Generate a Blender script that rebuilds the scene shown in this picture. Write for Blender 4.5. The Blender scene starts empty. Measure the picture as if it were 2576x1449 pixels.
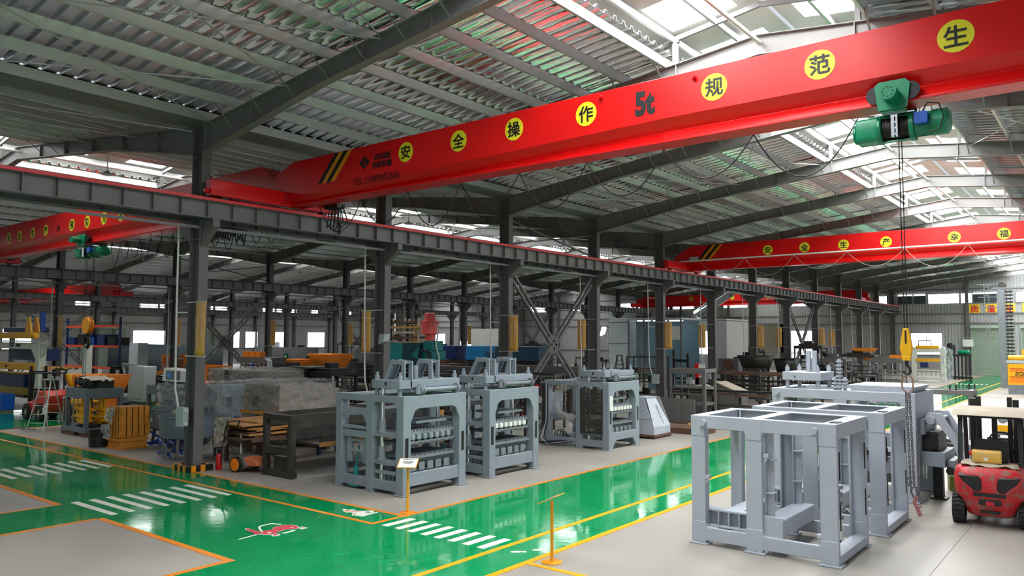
import bpy, math, random
from mathutils import Vector, Matrix
random.seed(7)
SC = bpy.context.scene
COL = SC.collection
# ---------------------------------------------------------------- camera, world, exposure
cam_d = bpy.data.cameras.new('camera'); cam = bpy.data.objects.new('camera', cam_d); COL.objects.link(cam)
cam_d.sensor_width = 36.0; cam_d.lens = 1940.0 / 2576.0 * 36.0; cam_d.clip_end = 400; cam_d.clip_start = 0.1
cam.matrix_world = Matrix(((0.78316375, 0.03791144, 0.62065873, 0), (0.62180266, -0.05416729, -0.78129851, 0),
                           (0.00399925, 0.99781192, -0.06599529, 3.6), (0, 0, 0, 1)))
SC.camera = cam
SC.view_settings.view_transform = 'Standard'; SC.view_settings.look = 'None'
SC.view_settings.exposure = 0.0; SC.view_settings.gamma = 1.0; SC.view_settings.use_curve_mapping = False
world = bpy.data.worlds.new('overcast_sky'); SC.world = world; world.use_nodes = True
bg = world.node_tree.nodes['Background']; bg.inputs[0].default_value = (0.86, 0.93, 1.0, 1); bg.inputs[1].default_value = 0.8
SKY1, SKY2, SKY3, WIN = 42.0, 12.0, 14.0, 6.0        # brightness of the daylight in the roof lights and windows
SC.cycles.max_bounces = 5; SC.cycles.diffuse_bounces = 3; SC.cycles.glossy_bounces = 3
SC.cycles.transmission_bounces = 2; SC.cycles.transparent_max_bounces = 5
SC.cycles.sample_clamp_indirect = 4.0; SC.cycles.caustics_reflective = False; SC.cycles.caustics_refractive = False
SC.cycles.use_denoising = True
# ---------------------------------------------------------------- materials
def lin(c): return tuple(((v / 255.0) / 12.92 if v / 255.0 <= .04045 else ((v / 255.0 + .055) / 1.055) ** 2.4) for v in c)
MATS = {}
def mat(name, rgb, rough=.5, metal=0.0, var=0.0, vs=3.0, bump=0.0, bs=40.0, rv=0.0, emit=0.0, alpha=1.0, spec=.5, stretch=None, rgb2=None, thr=None, coat=0.0):
    m = bpy.data.materials.new(name); m.use_nodes = True; nt = m.node_tree; N = nt.nodes; L = nt.links
    p = N['Principled BSDF']; c = lin(rgb) + (1,)
    p.inputs['Base Color'].default_value = c; p.inputs['Roughness'].default_value = rough; p.inputs['Metallic'].default_value = metal
    p.inputs['Specular IOR Level'].default_value = spec; p.inputs['Alpha'].default_value = alpha
    if coat: p.inputs['Coat Weight'].default_value = coat; p.inputs['Coat Roughness'].default_value = .08
    if emit:
        p.inputs['Emission Color'].default_value = c; p.inputs['Emission Strength'].default_value = emit
        p.inputs['Base Color'].default_value = tuple(v * .5 for v in c[:3]) + (1,)
    src = None
    if var or bump or rv:
        tc = N.new('ShaderNodeTexCoord'); src = tc.outputs['Object']
        if stretch:
            mp = N.new('ShaderNodeMapping'); mp.inputs['Scale'].default_value = stretch; L.new(src, mp.inputs[0]); src = mp.outputs[0]
    if var or rv:
        n = N.new('ShaderNodeTexNoise'); n.inputs['Scale'].default_value = vs; n.inputs['Detail'].default_value = 6; n.inputs['Roughness'].default_value = .62; L.new(src, n.inputs[0])
    if var:
        r = N.new('ShaderNodeValToRGB')
        a, b = thr or (.3, .72)
        r.color_ramp.elements[0].position = a; r.color_ramp.elements[1].position = b
        r.color_ramp.elements[0].color = (lin(rgb2) + (1,)) if rgb2 else tuple(v * (1 - var) for v in c[:3]) + (1,)
        r.color_ramp.elements[1].color = c if rgb2 else tuple(min(1, v * (1 + var)) for v in c[:3]) + (1,)
        L.new(n.outputs[0], r.inputs[0]); L.new(r.outputs[0], p.inputs['Base Color'])
    if rv:
        mr = N.new('ShaderNodeMapRange'); mr.inputs['From Min'].default_value = .3; mr.inputs['From Max'].default_value = .7
        mr.inputs['To Min'].default_value = max(.02, rough - rv); mr.inputs['To Max'].default_value = rough + rv
        L.new(n.outputs[0], mr.inputs[0]); L.new(mr.outputs[0], p.inputs['Roughness'])
    if bump:
        n2 = N.new('ShaderNodeTexNoise'); n2.inputs['Scale'].default_value = bs; n2.inputs['Detail'].default_value = 3; L.new(src, n2.inputs[0])
        b = N.new('ShaderNodeBump'); b.inputs['Strength'].default_value = bump; b.inputs['Distance'].default_value = .05
        L.new(n2.outputs[0], b.inputs['Height']); L.new(b.outputs[0], p.inputs['Normal'])
    MATS[name] = m; return m
STEEL = mat('dark_grey_paint', (98, 97, 95), .5, var=.1, vs=2)
BEAMG = mat('mid_grey_paint', (112, 111, 110), .5, var=.08, vs=1.5)
RAFTM = mat('rafter_grey_lit', (126, 125, 122), .5, var=.07, vs=1.5)  # column grey made lighter; brightness under the roof is put into the colour
FOIL = mat('foil_faced_deck', (216, 217, 214), .2, .97, var=.1, vs=6, bump=.35, bs=9, stretch=(.25, 1, 1))
GALV = mat('galvanised_steel', (244, 245, 243), .36, .8)
WSHEET = mat('white_ribbed_sheet', (214, 214, 208), .5)
WALLM = mat('grey_wall_sheet', (166, 167, 164), .55, var=.06, vs=.6)
CONC = mat('concrete', (154, 149, 139), .42, var=.16, vs=.35, rv=.12, bump=.03, bs=30)
GREEN = mat('green_epoxy', (2, 140, 80), .07, var=.1, vs=.8, rv=.04, bump=.022, bs=5, spec=.6)
YLINE = mat('yellow_line_paint', (244, 166, 14), .35, var=.07, vs=3)
YLINE_DIM = mat('yellow_line_paint_dim', (226, 132, 26), .35, var=.1, vs=3)  # same paint as the yellow lines, colour toned down for the dimmer left
WLINE = mat('white_line_paint', (228, 226, 212), .35, var=.05, vs=4)
REDPIC = mat('red_floor_paint', (200, 48, 62), .35)
CRED = mat('crane_red', (222, 16, 16), .32, var=.05, vs=1.2, spec=.5)
RAILRED = mat('conductor_red', (226, 60, 66), .4)
YDISC = mat('yellow_disc', (228, 220, 40), .4)
BLACK = mat('black_paint', (18, 18, 18), .5)
BANDO = mat('orange_band', (232, 150, 20), .4)
HGREEN = mat('hoist_green', (6, 128, 88), .32, var=.12, vs=5)
DRUM = mat('greased_rope_drum', (34, 30, 28), .5, .4)
BLUE = mat('blue_box', (22, 84, 176), .35)
HOOKY = mat('hook_yellow', (236, 176, 8), .38, var=.08, vs=5)
CHAIN = mat('chain_steel', (104, 104, 104), .42, .8)
MG = mat('machine_grey', (132, 142, 150), .42, var=.07, vs=2.5, rv=.06)
MG2 = mat('primer_grey', (170, 177, 187), .45, var=.06, vs=2)
MGD = mat('machine_grey_dusty', (118, 124, 128), .6, var=.16, vs=3)
CHROME = mat('chromed_rod', (226, 228, 230), .16, 1.0)
WHITEP = mat('white_paint', (226, 226, 220), .4, var=.04, vs=3)
DSTEEL = mat('raw_dark_steel', (66, 62, 58), .48, .35, var=.22, vs=3, rv=.1)
BSTEEL = mat('black_steel', (36, 36, 37), .45, .3, var=.2, vs=4)
RUST = mat('rusty_steel', (96, 70, 54), .7, .2, var=.3, vs=5)
YMACH = mat('machine_yellow', (240, 172, 8), .4, var=.06, vs=3)
OMACH = mat('machine_orange', (238, 132, 26), .42, var=.1, vs=3)
TEAL = mat('teal_paint', (14, 128, 128), .4, var=.08, vs=3)
NAVY = mat('navy_paint', (18, 44, 96), .4, var=.1, vs=3)
FRED = mat('forklift_red', (186, 26, 36), .42, var=.5, vs=7, rgb2=(134, 92, 80), thr=(.4, .5), bump=.04, bs=50)
LRED = mat('left_truck_red', (222, 60, 48), .35, var=.08, vs=3)
RUB = mat('rubber', (44, 43, 41), .8, var=.2, vs=9)
DUST = mat('dusty_beige', (168, 158, 140), .8, var=.15, vs=4)
WOOD = mat('plywood', (178, 128, 70), .7, var=.25, vs=4, stretch=(1, 8, 8))
WOODO = mat('orange_wood', (206, 134, 40), .6, var=.15, vs=4)
CLOTH = mat('pale_sack', (186, 176, 160), .85, var=.2, vs=7, bump=.3, bs=14)
SHUT = mat('shutter_green_grey', (160, 172, 158), .5)
BANNER = mat('yellow_banner', (240, 186, 48), .6, var=.12, vs=.9, rgb2=(226, 174, 118))
PINKT = mat('pale_lettering', (236, 206, 190), .6)
LGREY = mat('light_box_grey', (178, 190, 192), .4)
WPIPE = mat('white_conduit', (232, 232, 226), .4)
FENCE = mat('dark_fence_sheet', (58, 68, 72), .5)
EXTR = mat('extinguisher_red', (190, 22, 26), .3)
FRP = {k: mat('daylit_rooflight_' + n, (250, 253, 255), .4, emit=v) for k, n, v in ((1, 'bright', SKY1), (2, 'mid', SKY2), (3, 'soft', SKY3))}
WINM = mat('daylit_pane', (244, 248, 255), .3, emit=WIN)
LAMPW = mat('lamp_lit', (250, 252, 255), .4, emit=6)
def film(name, rgb, a, rough=.25):
    m = bpy.data.materials.new(name); m.use_nodes = True; nt = m.node_tree; N = nt.nodes; L = nt.links
    p = N['Principled BSDF']; p.inputs['Base Color'].default_value = lin(rgb) + (1,); p.inputs['Roughness'].default_value = rough; p.inputs['Specular IOR Level'].default_value = 1.0
    tc = N.new('ShaderNodeTexCoord'); n = N.new('ShaderNodeTexNoise'); n.inputs['Scale'].default_value = 2.2; n.inputs['Detail'].default_value = 4; n.inputs['Distortion'].default_value = 2.5
    L.new(tc.outputs['Object'], n.inputs[0]); b = N.new('ShaderNodeBump'); b.inputs['Strength'].default_value = .9; b.inputs['Distance'].default_value = .12
    L.new(n.outputs[0], b.inputs['Height']); L.new(b.outputs[0], p.inputs['Normal'])
    r = N.new('ShaderNodeMapRange'); r.inputs['From Min'].default_value = .35; r.inputs['From Max'].default_value = .65; r.inputs['To Min'].default_value = a - .1; r.inputs['To Max'].default_value = min(1, a + .14)
    L.new(n.outputs[0], r.inputs[0]); L.new(r.outputs[0], p.inputs['Alpha']); MATS[name] = m; return m
FILM = film('wrapping_film', (216, 222, 226), .36, .1)
FILMD = film('dusty_film', (160, 160, 155), .38, .16)
GLASSB = mat('bluish_glass', (120, 150, 160), .08, alpha=.35)
GUARD = mat('guard_mesh', (70, 66, 58), .5, .3, alpha=.5)
# ---------------------------------------------------------------- mesh builder
class MB:
    def __init__(s): s.v = []; s.f = []
    def add(s, vs, fs):
        o = len(s.v); s.v += [tuple(v) for v in vs]; s.f += [tuple(i + o for i in f) for f in fs]; return s
    def box(s, x0, x1, y0, y1, z0, z1):
        if x0 > x1: x0, x1 = x1, x0
        if y0 > y1: y0, y1 = y1, y0
        if z0 > z1: z0, z1 = z1, z0
        e = .0003 * (len(s.v) // 8 % 17); x0 -= e; y0 -= e; x1 += e; y1 += e; z1 += e   # keeps welded plates from sharing a plane
        return s.add([(x0, y0, z0), (x1, y0, z0), (x1, y1, z0), (x0, y1, z0), (x0, y0, z1), (x1, y0, z1), (x1, y1, z1), (x0, y1, z1)],
                     [(3, 2, 1, 0), (4, 5, 6, 7), (0, 1, 5, 4), (1, 2, 6, 5), (2, 3, 7, 6), (3, 0, 4, 7)])
    def bar(s, p, q, w, h=None, up=(0, 0, 1)):
        h = h or w; p = Vector(p); q = Vector(q); d = (q - p).normalized(); u = Vector(up)
        if abs(d.dot(u)) > .98: u = Vector((0, 1, 0))
        a = d.cross(u).normalized() * w / 2; b = a.cross(d).normalized() * h / 2
        vs = [e + sa * a + sb * b for e in (p, q) for sa, sb in ((-1, -1), (1, -1), (1, 1), (-1, 1))]
        return s.add(vs, [(0, 1, 2, 3), (7, 6, 5, 4), (0, 4, 5, 1), (1, 5, 6, 2), (2, 6, 7, 3), (3, 7, 4, 0)])
    def cyl(s, p, q, r, n=16, r2=None, cap=True):
        r2 = r if r2 is None else r2; p = Vector(p); q = Vector(q); d = (q - p).normalized()
        u = Vector((0, 0, 1)) if abs(d.z) < .9 else Vector((1, 0, 0))
        a = d.cross(u).normalized(); b = d.cross(a)
        vs = []
        for e, rr in ((p, r), (q, r2)):
            for i in range(n):
                t = 2 * math.pi * i / n; vs.append(e + rr * (math.cos(t) * a + math.sin(t) * b))
        fs = [(i, (i + 1) % n, n + (i + 1) % n, n + i) for i in range(n)]
        if cap: fs += [tuple(range(n))[::-1], tuple(range(n, 2 * n))]
        return s.add(vs, fs)
    def tube(s, pts, r, n=8):
        pts = [Vector(p) for p in pts]; rings = []; a = None
        for i, p in enumerate(pts):
            d = (pts[min(i + 1, len(pts) - 1)] - pts[max(i - 1, 0)]).normalized()
            if a is None:
                u = Vector((0, 0, 1)) if abs(d.z) < .9 else Vector((1, 0, 0)); a = d.cross(u).normalized()
            else: a = (a - d * a.dot(d)).normalized()
            b = d.cross(a); rings.append([p + r * (math.cos(2 * math.pi * k / n) * a + math.sin(2 * math.pi * k / n) * b) for k in range(n)])
        vs = [v for g in rings for v in g]; fs = []
        for i in range(len(rings) - 1):
            for k in range(n): fs.append((i * n + k, i * n + (k + 1) % n, (i + 1) * n + (k + 1) % n, (i + 1) * n + k))
        fs += [tuple(range(n))[::-1], tuple(range(len(vs) - n, len(vs)))]
        return s.add(vs, fs)
    def prism(s, prof, axis, a0, a1):
        # prof: 2D outline; axis 'x': (y,z), 'y': (x,z), 'z': (x,y)
        def m(p, a): return {'x': (a, p[0], p[1]), 'y': (p[0], a, p[1]), 'z': (p[0], p[1], a)}[axis]
        n = len(prof); vs = [m(p, a0) for p in prof] + [m(p, a1) for p in prof]
        return s.add(vs, [tuple(range(n)), tuple(range(n, 2 * n))[::-1]] + [(i + n, (i + 1) % n + n, (i + 1) % n, i) for i in range(n)])
    def lathe(s, prof, c=(0, 0, 0), n=24):
        vs = []; k = len(prof)
        for i in range(n):
            t = 2 * math.pi * i / n
            for r, z in prof: vs.append((c[0] + r * math.cos(t), c[1] + r * math.sin(t), c[2] + z))
        fs = [(i * k + j, ((i + 1) % n) * k + j, ((i + 1) % n) * k + j + 1, i * k + j + 1) for i in range(n) for j in range(k - 1)]
        return s.add(vs, fs)
    def ibeam(s, p, q, h, w, t=.02, up=(0, 0, 1)):
        p = Vector(p); q = Vector(q); d = (q - p).normalized(); u = Vector(up); a = d.cross(u).normalized(); b = a.cross(d)
        s.bar(p + b * (h / 2 - t / 2), q + b * (h / 2 - t / 2), w, t, up); s.bar(p - b * (h / 2 - t / 2), q - b * (h / 2 - t / 2), w, t, up)
        return s.bar(p, q, t * .8, h - 2 * t, up)
    def sheet(s, p0, p1, q0, q1, n, amp=0.0, seed=0, m=8):
        "wavy skin between edge p0-p1 and q0-q1"
        rnd = random.Random(seed); p0, p1, q0, q1 = map(Vector, (p0, p1, q0, q1)); nr = (p1 - p0).cross(q0 - p0).normalized()
        vs = []
        for i in range(n + 1):
            for j in range(m + 1):
                a, b = i / n, j / m; c = p0.lerp(p1, a).lerp(q0.lerp(q1, a), b)
                k = 0 if i in (0, n) and j in (0, m) else amp
                vs.append(c + nr * rnd.uniform(-k, k))
        fs = [(i * (m + 1) + j, (i + 1) * (m + 1) + j, (i + 1) * (m + 1) + j + 1, i * (m + 1) + j + 1) for i in range(n) for j in range(m)]
        return s.add(vs, fs)
    def build(s, name, m, parent=None, loc=None, bev=0.0, ang=.7):
        me = bpy.data.meshes.new(name); me.from_pydata(s.v, [], s.f)
        me.validate(); me.update(); me.materials.append(m)
        me.shade_smooth(); me.set_sharp_from_angle(angle=ang)
        o = bpy.data.objects.new(name, me); COL.objects.link(o)
        if parent: o.parent = parent
        if loc: o.location = loc
        if bev:
            b = o.modifiers.new('edge', 'BEVEL'); b.width = bev; b.segments = 2; b.limit_method = 'ANGLE'; b.angle_limit = 1.0
        return o
def tag(o, label=None, cat=None, group=None, kind=None):
    if label: o['label'] = label
    if cat: o['category'] = cat
    if group: o['group'] = group
    if kind: o['kind'] = kind
    return o
def thing(name, label, cat, loc=(0, 0, 0), rz=0.0, group=None):
    o = bpy.data.objects.new(name, None); o.empty_display_size = .2; COL.objects.link(o)
    o.location = loc; o.rotation_euler = (0, 0, rz); return tag(o, label, cat, group)
def copy_tree(src, loc=None, rz=None, label=None, parent=None):
    c = src.copy(); COL.objects.link(c)
    if parent: c.parent = parent
    for ch in list(src.children): copy_tree(ch, parent=c)
    if loc is not None: c.location = loc
    if rz is not None: c.rotation_euler = (0, 0, rz)
    if label: c['label'] = label
    return c
def B(*boxes):
    m = MB()
    for b in boxes: m.box(*b)
    return m
def rbox(m, x0, x1, y0, y1, z0, z1, r=.04, n=4, axis='z'):
    "box with rounded vertical edges"
    def arc(cx, cy, a): return [(cx + r * math.cos(a + math.pi / 2 * i / n), cy + r * math.sin(a + math.pi / 2 * i / n)) for i in range(n + 1)]
    if axis == 'z': u0, u1, w0, w1, a0, a1 = x0, x1, y0, y1, z0, z1
    elif axis == 'y': u0, u1, w0, w1, a0, a1 = x0, x1, z0, z1, y0, y1
    else: u0, u1, w0, w1, a0, a1 = y0, y1, z0, z1, x0, x1
    pr = arc(u1 - r, w1 - r, 0) + arc(u0 + r, w1 - r, math.pi / 2) + arc(u0 + r, w0 + r, math.pi) + arc(u1 - r, w0 + r, 1.5 * math.pi)
    return m.prism(pr, axis, a0, a1)
_txt = {}
def text(s, size, name, m, parent, loc, rot=(math.pi / 2, 0, 0), bold=0.0, depth=.004, sx=1.0, shear=0.0):
    "lettering as a thin solid, centred on loc"
    k = (s, round(bold, 4), shear)
    if k not in _txt:
        c = bpy.data.curves.new('lettering', 'FONT'); c.body = s; c.align_x = 'CENTER'; c.align_y = 'CENTER'; c.offset = bold; c.extrude = .004; c.resolution_u = 3; c.shear = shear
        o = bpy.data.objects.new('lettering', c); COL.objects.link(o)
        me = bpy.data.meshes.new_from_object(o.evaluated_get(bpy.context.evaluated_depsgraph_get()))
        bpy.data.objects.remove(o); bpy.data.curves.remove(c)
        xs = [v.co.x for v in me.vertices]; ys = [v.co.y for v in me.vertices]
        if xs:
            cx, cy = (min(xs) + max(xs)) / 2, (min(ys) + max(ys)) / 2
            for v in me.vertices: v.co.x -= cx; v.co.y -= cy
        _txt[k] = me
    me = _txt[k].copy(); me.materials.clear(); me.materials.append(m)
    o = bpy.data.objects.new(name, me); COL.objects.link(o); o.parent = parent
    o.location = loc; o.rotation_euler = rot; o.scale = (size * sx, size, depth / .004); return o
ORD = ['first', 'second', 'third', 'fourth', 'fifth', 'sixth', 'seventh', 'eighth', 'ninth', 'tenth', 'eleventh', 'twelfth', 'thirteenth', 'fourteenth']
def struct(o, label=None): return tag(o, label, kind='structure')
def P(name, m, parent, *boxes, bev=0.0): return B(*boxes).build(name, m, parent, bev=bev)
def legs4(r, m, x0, x1, y0, y1, h, w=.08, z0=0.0):
    for x in (x0, x1 - w):
        for y in (y0, y1 - w): P('leg', m, r, (x, x + w, y, y + w, z0, h))
# ---------------------------------------------------------------- lettering is prepared while the scene is empty
for ch in '安全操作规范生产预防为主幸福保质量至上': 
    text(ch, 1, 'lettering', BLACK, None, (0, 0, 0), bold=.018)
for st, bo, sh in (('5t', .05, 0), ('10t', .01, 0), ('KIGEE', .03, .15), ('科捷起重', .018, 0), ('TEL:13489852666', -.008, 0), ('ZCJK', .03, .2), ('中材建科', .01, 0)):
    text(st, 1, 'lettering', BLACK, None, (0, 0, 0), bold=bo, shear=sh)
for o in list(COL.objects):
    if o.type == 'MESH': bpy.data.objects.remove(o)
# ---------------------------------------------------------------- floor and its markings
XL, XR, YF, YB = -100.5, 6.7, -6.0, 93.6
struct(B((XL, XR + 1, YF, YB, -.2, 0)).build('floor', CONC))
g = MB()
for x0, x1, y0, y1 in ((XL, -7.7, 7.15, 11.15), (-11.6, -7.7, 11.15, YB - .1), (-11.48, -7.7, YF, 7.15), (-18.11, -16.13, YF, 7.15), (-24.3, -22.0, YF, 7.15), (-43.0, -34.2, 11.15, YB - .1)):
    g.box(x0, x1, y0, y1, -.01, .004)
struct(g.build('floor_walkway', GREEN))
JOINT = mat('floor_joint_dark', (112, 108, 100), .7)
def line(x0, x1, y0, y1, m, name='floor_line'): return struct(B((x0, x1, y0, y1, 0, .007)).build(name, m))
line(-11.66, -11.55, 11.08, YB - .2, YLINE_DIM); line(-8.63, -8.51, YF, YB - .2, YLINE); line(-7.77, -7.64, YF, YB - .2, YLINE)
line(-34.2, -11.66, 11.06, 11.17, YLINE_DIM); line(XL, -11.67, 10.23, 10.34, YLINE_DIM); line(-11.67, -11.56, 10.23, 11.08, YLINE_DIM)
line(-16.13, -11.42, 7.08, 7.21, YLINE_DIM); line(-11.55, -11.42, YF, 7.08, YLINE_DIM); line(-16.19, -16.08, YF, 7.08, YLINE_DIM)
line(-21.9, -18.06, 7.08, 7.21, YLINE_DIM); line(-18.17, -18.06, YF, 7.08, YLINE_DIM); line(-22.02, -21.9, YF, 7.21, YLINE_DIM)
line(-34.26, -34.15, 11.17, YB - .2, YLINE_DIM); line(-43.05, -42.95, 11.17, YB - .2, YLINE_DIM); line(-7.64, 6.5, 10.03, 10.14, YLINE); line(-41.6, -41.5, 11.17, YB - .2, YLINE_DIM)
def zebra(rects, where):
    for i, (x0, x1, y0, y1, k) in enumerate(rects):
        m = MB()
        pr = [(x0 + k, y0 - .02), (x1, y0 - .02 * 0), (x1 - k, y1), (x0, y1)] if abs(x1 - x0) > 1 else [(x0, y0), (x1, y0), (x1, y1), (x0, y1)]
        m.prism(pr[::-1], 'z', 0, .008)
        struct(m.build('zebra_stripe', WLINE), 'white stripe of the zebra crossing %s, %s from its %s end' % (where, ORD[i], 'near' if k else 'sign post'))
for a in ((-9.6, -9.588, -6, 93), (-2.5, -2.488, -6, 93), (-16.0, -15.99, 11.2, 93), (-26.5, -26.49, 11.2, 93), (-36, -35.99, -6, 7)): struct(B((a[0], a[1], a[2], a[3], 0, .002)).build('floor_joint', JOINT))
for y in (4.5, 18.1, 31.7, 45.3, 58.9, 72.5, 86.1): struct(B((-33, XR, y - .006, y + .006, 0, .002)).build('floor_joint', JOINT))
zebra([(-18.15, -16.22, 7.41 + .367 * i, 7.55 + .367 * i, .03) for i in range(8)], 'between the two bare concrete patches')
zebra([(-24.15, -22.25, 7.65 + .34 * i, 7.79 + .34 * i, .03) for i in range(8)], 'at the far left by the reflected column')
zebra([(-11.38 + .35 * i, -11.22 + .35 * i, 10.31 - .005 * i, 11.08 - .005 * i, 0) for i in range(8)], 'across the lane beside the corner')
zebra([(-11.3 + .36 * i, -11.15 + .36 * i, 73.4, 74.6, 0) for i in range(7)], 'far down the lane near the shutter')
def picture(name, label, cat, polys, mats):
    r = thing(name, label, cat)
    for k, (nm, z, pts) in enumerate(polys):
        m = MB()
        for p in pts: m.prism(p, 'z', .003, z)
        m.build(nm, mats[k], r)
    return r
def ell(cx, cy, a, b, n=14, rot=0.0):
    return [(cx + a * math.cos(t) * math.cos(rot) - b * math.sin(t) * math.sin(rot), cy + a * math.cos(t) * math.sin(rot) + b * math.sin(t) * math.cos(rot)) for t in [2 * math.pi * i / n for i in range(n)]]
def grow(p, d):
    cx = sum(q[0] for q in p) / len(p); cy = sum(q[1] for q in p) / len(p)
    return [(q[0] + d * (q[0] - cx) / max(.01, math.hypot(q[0] - cx, q[1] - cy)), q[1] + d * (q[1] - cy) / max(.01, math.hypot(q[0] - cx, q[1] - cy))) for q in p]
picture('forklift_floor_sign', 'red and white forklift truck picture painted on the green walkway', 'floor sign', [('white_outline', .006, [[(-13.185, 8.5), (-13.13, 8.545), (-12.705, 8.538), (-12.561, 8.518), (-12.564, 8.414), (-12.763, 8.423), (-13.044, 8.436)], [(-12.721, 8.55), (-12.738, 8.635), (-12.71, 8.794), (-12.805, 8.852), (-12.862, 8.943), (-12.827, 9.042), (-12.857, 9.125), (-12.741, 9.237), (-12.608, 9.258), (-12.487, 9.218), (-12.408, 9.145), (-12.422, 9.047), (-12.51, 8.957), (-12.488, 8.791), (-12.483, 8.712), (-12.405, 8.644), (-12.408, 8.514), (-12.504, 8.435)], [(-12.425, 8.534), (-12.428, 8.643), (-12.297, 8.677), (-12.221, 8.575), (-12.262, 8.488)], [(-12.374, 8.74), (-12.347, 8.777), (-12.381, 9.0), (-12.314, 9.024), (-12.27, 8.779), (-12.306, 8.734)], [(-12.426, 9.155), (-12.467, 9.266), (-12.303, 9.292), (-12.294, 9.139)], [(-12.579, 7.974), (-12.536, 7.98), (-12.596, 8.435), (-12.656, 8.462), (-12.627, 8.334)], [(-13.038, 8.686), (-13.153, 8.789), (-13.124, 8.813), (-13.0, 8.717), (-12.878, 8.656), (-12.737, 8.597), (-12.698, 8.551), (-12.815, 8.58)], [(-13.156, 8.82), (-13.162, 9.068), (-13.1, 9.034), (-13.09, 8.791)], [(-13.162, 9.068), (-12.954, 9.137), (-12.878, 9.099), (-12.892, 9.087), (-13.1, 9.034)]]), ('red_shape', .008, [[(-13.149, 8.498), (-13.1, 8.538), (-12.721, 8.532), (-12.592, 8.514), (-12.595, 8.421), (-12.772, 8.429), (-13.023, 8.441)], [(-12.982, 8.381), (-12.87, 8.41), (-12.585, 8.367), (-12.613, 8.406), (-12.684, 8.439)], [(-12.715, 8.569), (-12.731, 8.649), (-12.704, 8.799), (-12.794, 8.854), (-12.848, 8.94), (-12.815, 9.033), (-12.843, 9.111), (-12.734, 9.217), (-12.608, 9.237), (-12.494, 9.199), (-12.419, 9.13), (-12.433, 9.038), (-12.516, 8.953), (-12.495, 8.796), (-12.49, 8.722), (-12.417, 8.658), (-12.419, 8.535), (-12.51, 8.46)], [(-12.376, 8.558), (-12.377, 8.613), (-12.312, 8.63), (-12.274, 8.579), (-12.295, 8.536)], [(-12.397, 9.187), (-12.415, 9.237), (-12.341, 9.249), (-12.337, 9.18)]]), ('wheel_hub', .01, [[(-12.556, 8.565), (-12.573, 8.594), (-12.565, 8.622), (-12.525, 8.634), (-12.5, 8.621), (-12.493, 8.573), (-12.522, 8.55)]]), ('wheel_hub', .01, [[(-12.57, 9.074), (-12.581, 9.1), (-12.568, 9.121), (-12.537, 9.13), (-12.51, 9.112), (-12.509, 9.079), (-12.537, 9.061)]])], (WLINE, REDPIC, WLINE, WLINE))
picture('walker_floor_sign', 'small pink and white walking figure painted in the corner of the walkway', 'floor sign', [('white_outline', .006, [[(-13.048, 10.698), (-13.057, 10.796), (-12.955, 10.775), (-12.847, 10.885), (-12.797, 10.843), (-12.848, 10.759), (-12.671, 10.864), (-12.616, 10.909), (-12.527, 11.045), (-12.406, 11.041), (-12.338, 10.934), (-12.293, 11.052), (-12.268, 11.011), (-12.229, 10.568), (-12.299, 10.53), (-12.335, 10.578), (-12.363, 10.496), (-12.417, 10.55), (-12.457, 10.478), (-12.595, 10.602), (-12.608, 10.631), (-12.73, 10.652), (-12.743, 10.6), (-12.857, 10.587), (-12.965, 10.684)]]), ('pink_shape', .008, [[(-12.921, 10.657), (-12.953, 10.756), (-12.721, 10.761), (-12.566, 10.848), (-12.636, 10.708), (-12.784, 10.688), (-12.807, 10.608)], [(-12.554, 10.595), (-12.541, 10.646), (-12.469, 10.585), (-12.478, 10.539)]]), ('green_gap', .0085, [[(-12.514, 10.849), (-12.491, 10.93), (-12.371, 10.927), (-12.395, 10.846)]])], (WLINE, mat('salmon_floor_paint', (216, 150, 120), .4), GREEN))
picture('footprint_marking', 'white shoe print painted on the walkway, first of the pair near the sign post', 'floor marking', [('print', .006, [ell(-8.219, 10.484, .1, .05, 14, .75), ell(-8.119, 10.574, .05, .04, 12, .75)])], (WLINE,))
picture('footprint_marking', 'white shoe print painted on the walkway, second of the pair near the sign post', 'floor marking', [('print', .006, [ell(-8.006, 10.817, .1, .05, 14, .75), ell(-7.906, 10.907, .05, .04, 12, .75)])], (WLINE,))

# ---------------------------------------------------------------- frames: columns, rafters, roof
VAL = [6.7, -20.1, -46.9, -73.7, -100.5]; RID = [-6.7, -33.5, -60.3, -87.1]
FY = [4.5 + 6.8 * i for i in range(14)]
ROWN = {-20.1: 'nearest', -46.9: 'second', -73.7: 'third', -100.5: 'far wall', 6.7: 'right hand'}
def ztop(x, k): return 9.5 + .112 * min(abs(x - VAL[k]), abs(x - VAL[k + 1]))
def colmesh(cor):
    m = MB(); m.box(-.25, -.235, -.14, .14, 0, 9.5); m.box(.235, .25, -.14, .14, 0, 9.5); m.box(-.235, .235, -.008, .008, 0, 9.5); m.box(-.3, .3, -.2, .2, 0, .03)
    for s in cor:
        m.prism([(s * .25, 6.1), (s * .42, 6.3), (s * .85, 6.62), (s * .85, 6.84), (s * .25, 6.84)], 'y', -.1, .1); m.box(s * .25, s * .87, -.14, .14, 6.82, 6.85)
    m.box(-.25, .25, -.13, .13, 6.3, 6.32); m.box(-.25, .25, -.13, .13, 8.6, 8.62)
    return m
base = {}
for x in VAL:
    for j, y in enumerate(FY):
        k = 'm' if x in (-20.1, -46.9, -73.7) else ('r' if x < 0 else 'l')
        if x == 6.7 and j > 3: continue
        if k not in base: o = base[k] = colmesh({'m': (1, -1), 'r': (1,), 'l': (-1,)}[k]).build('column', STEEL)
        else: o = base[k].copy(); COL.objects.link(o)
        o.location = (x, y, 0); struct(o, 'dark grey steel column, %s along the %s column row' % (ORD[j], ROWN[x]))
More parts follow.
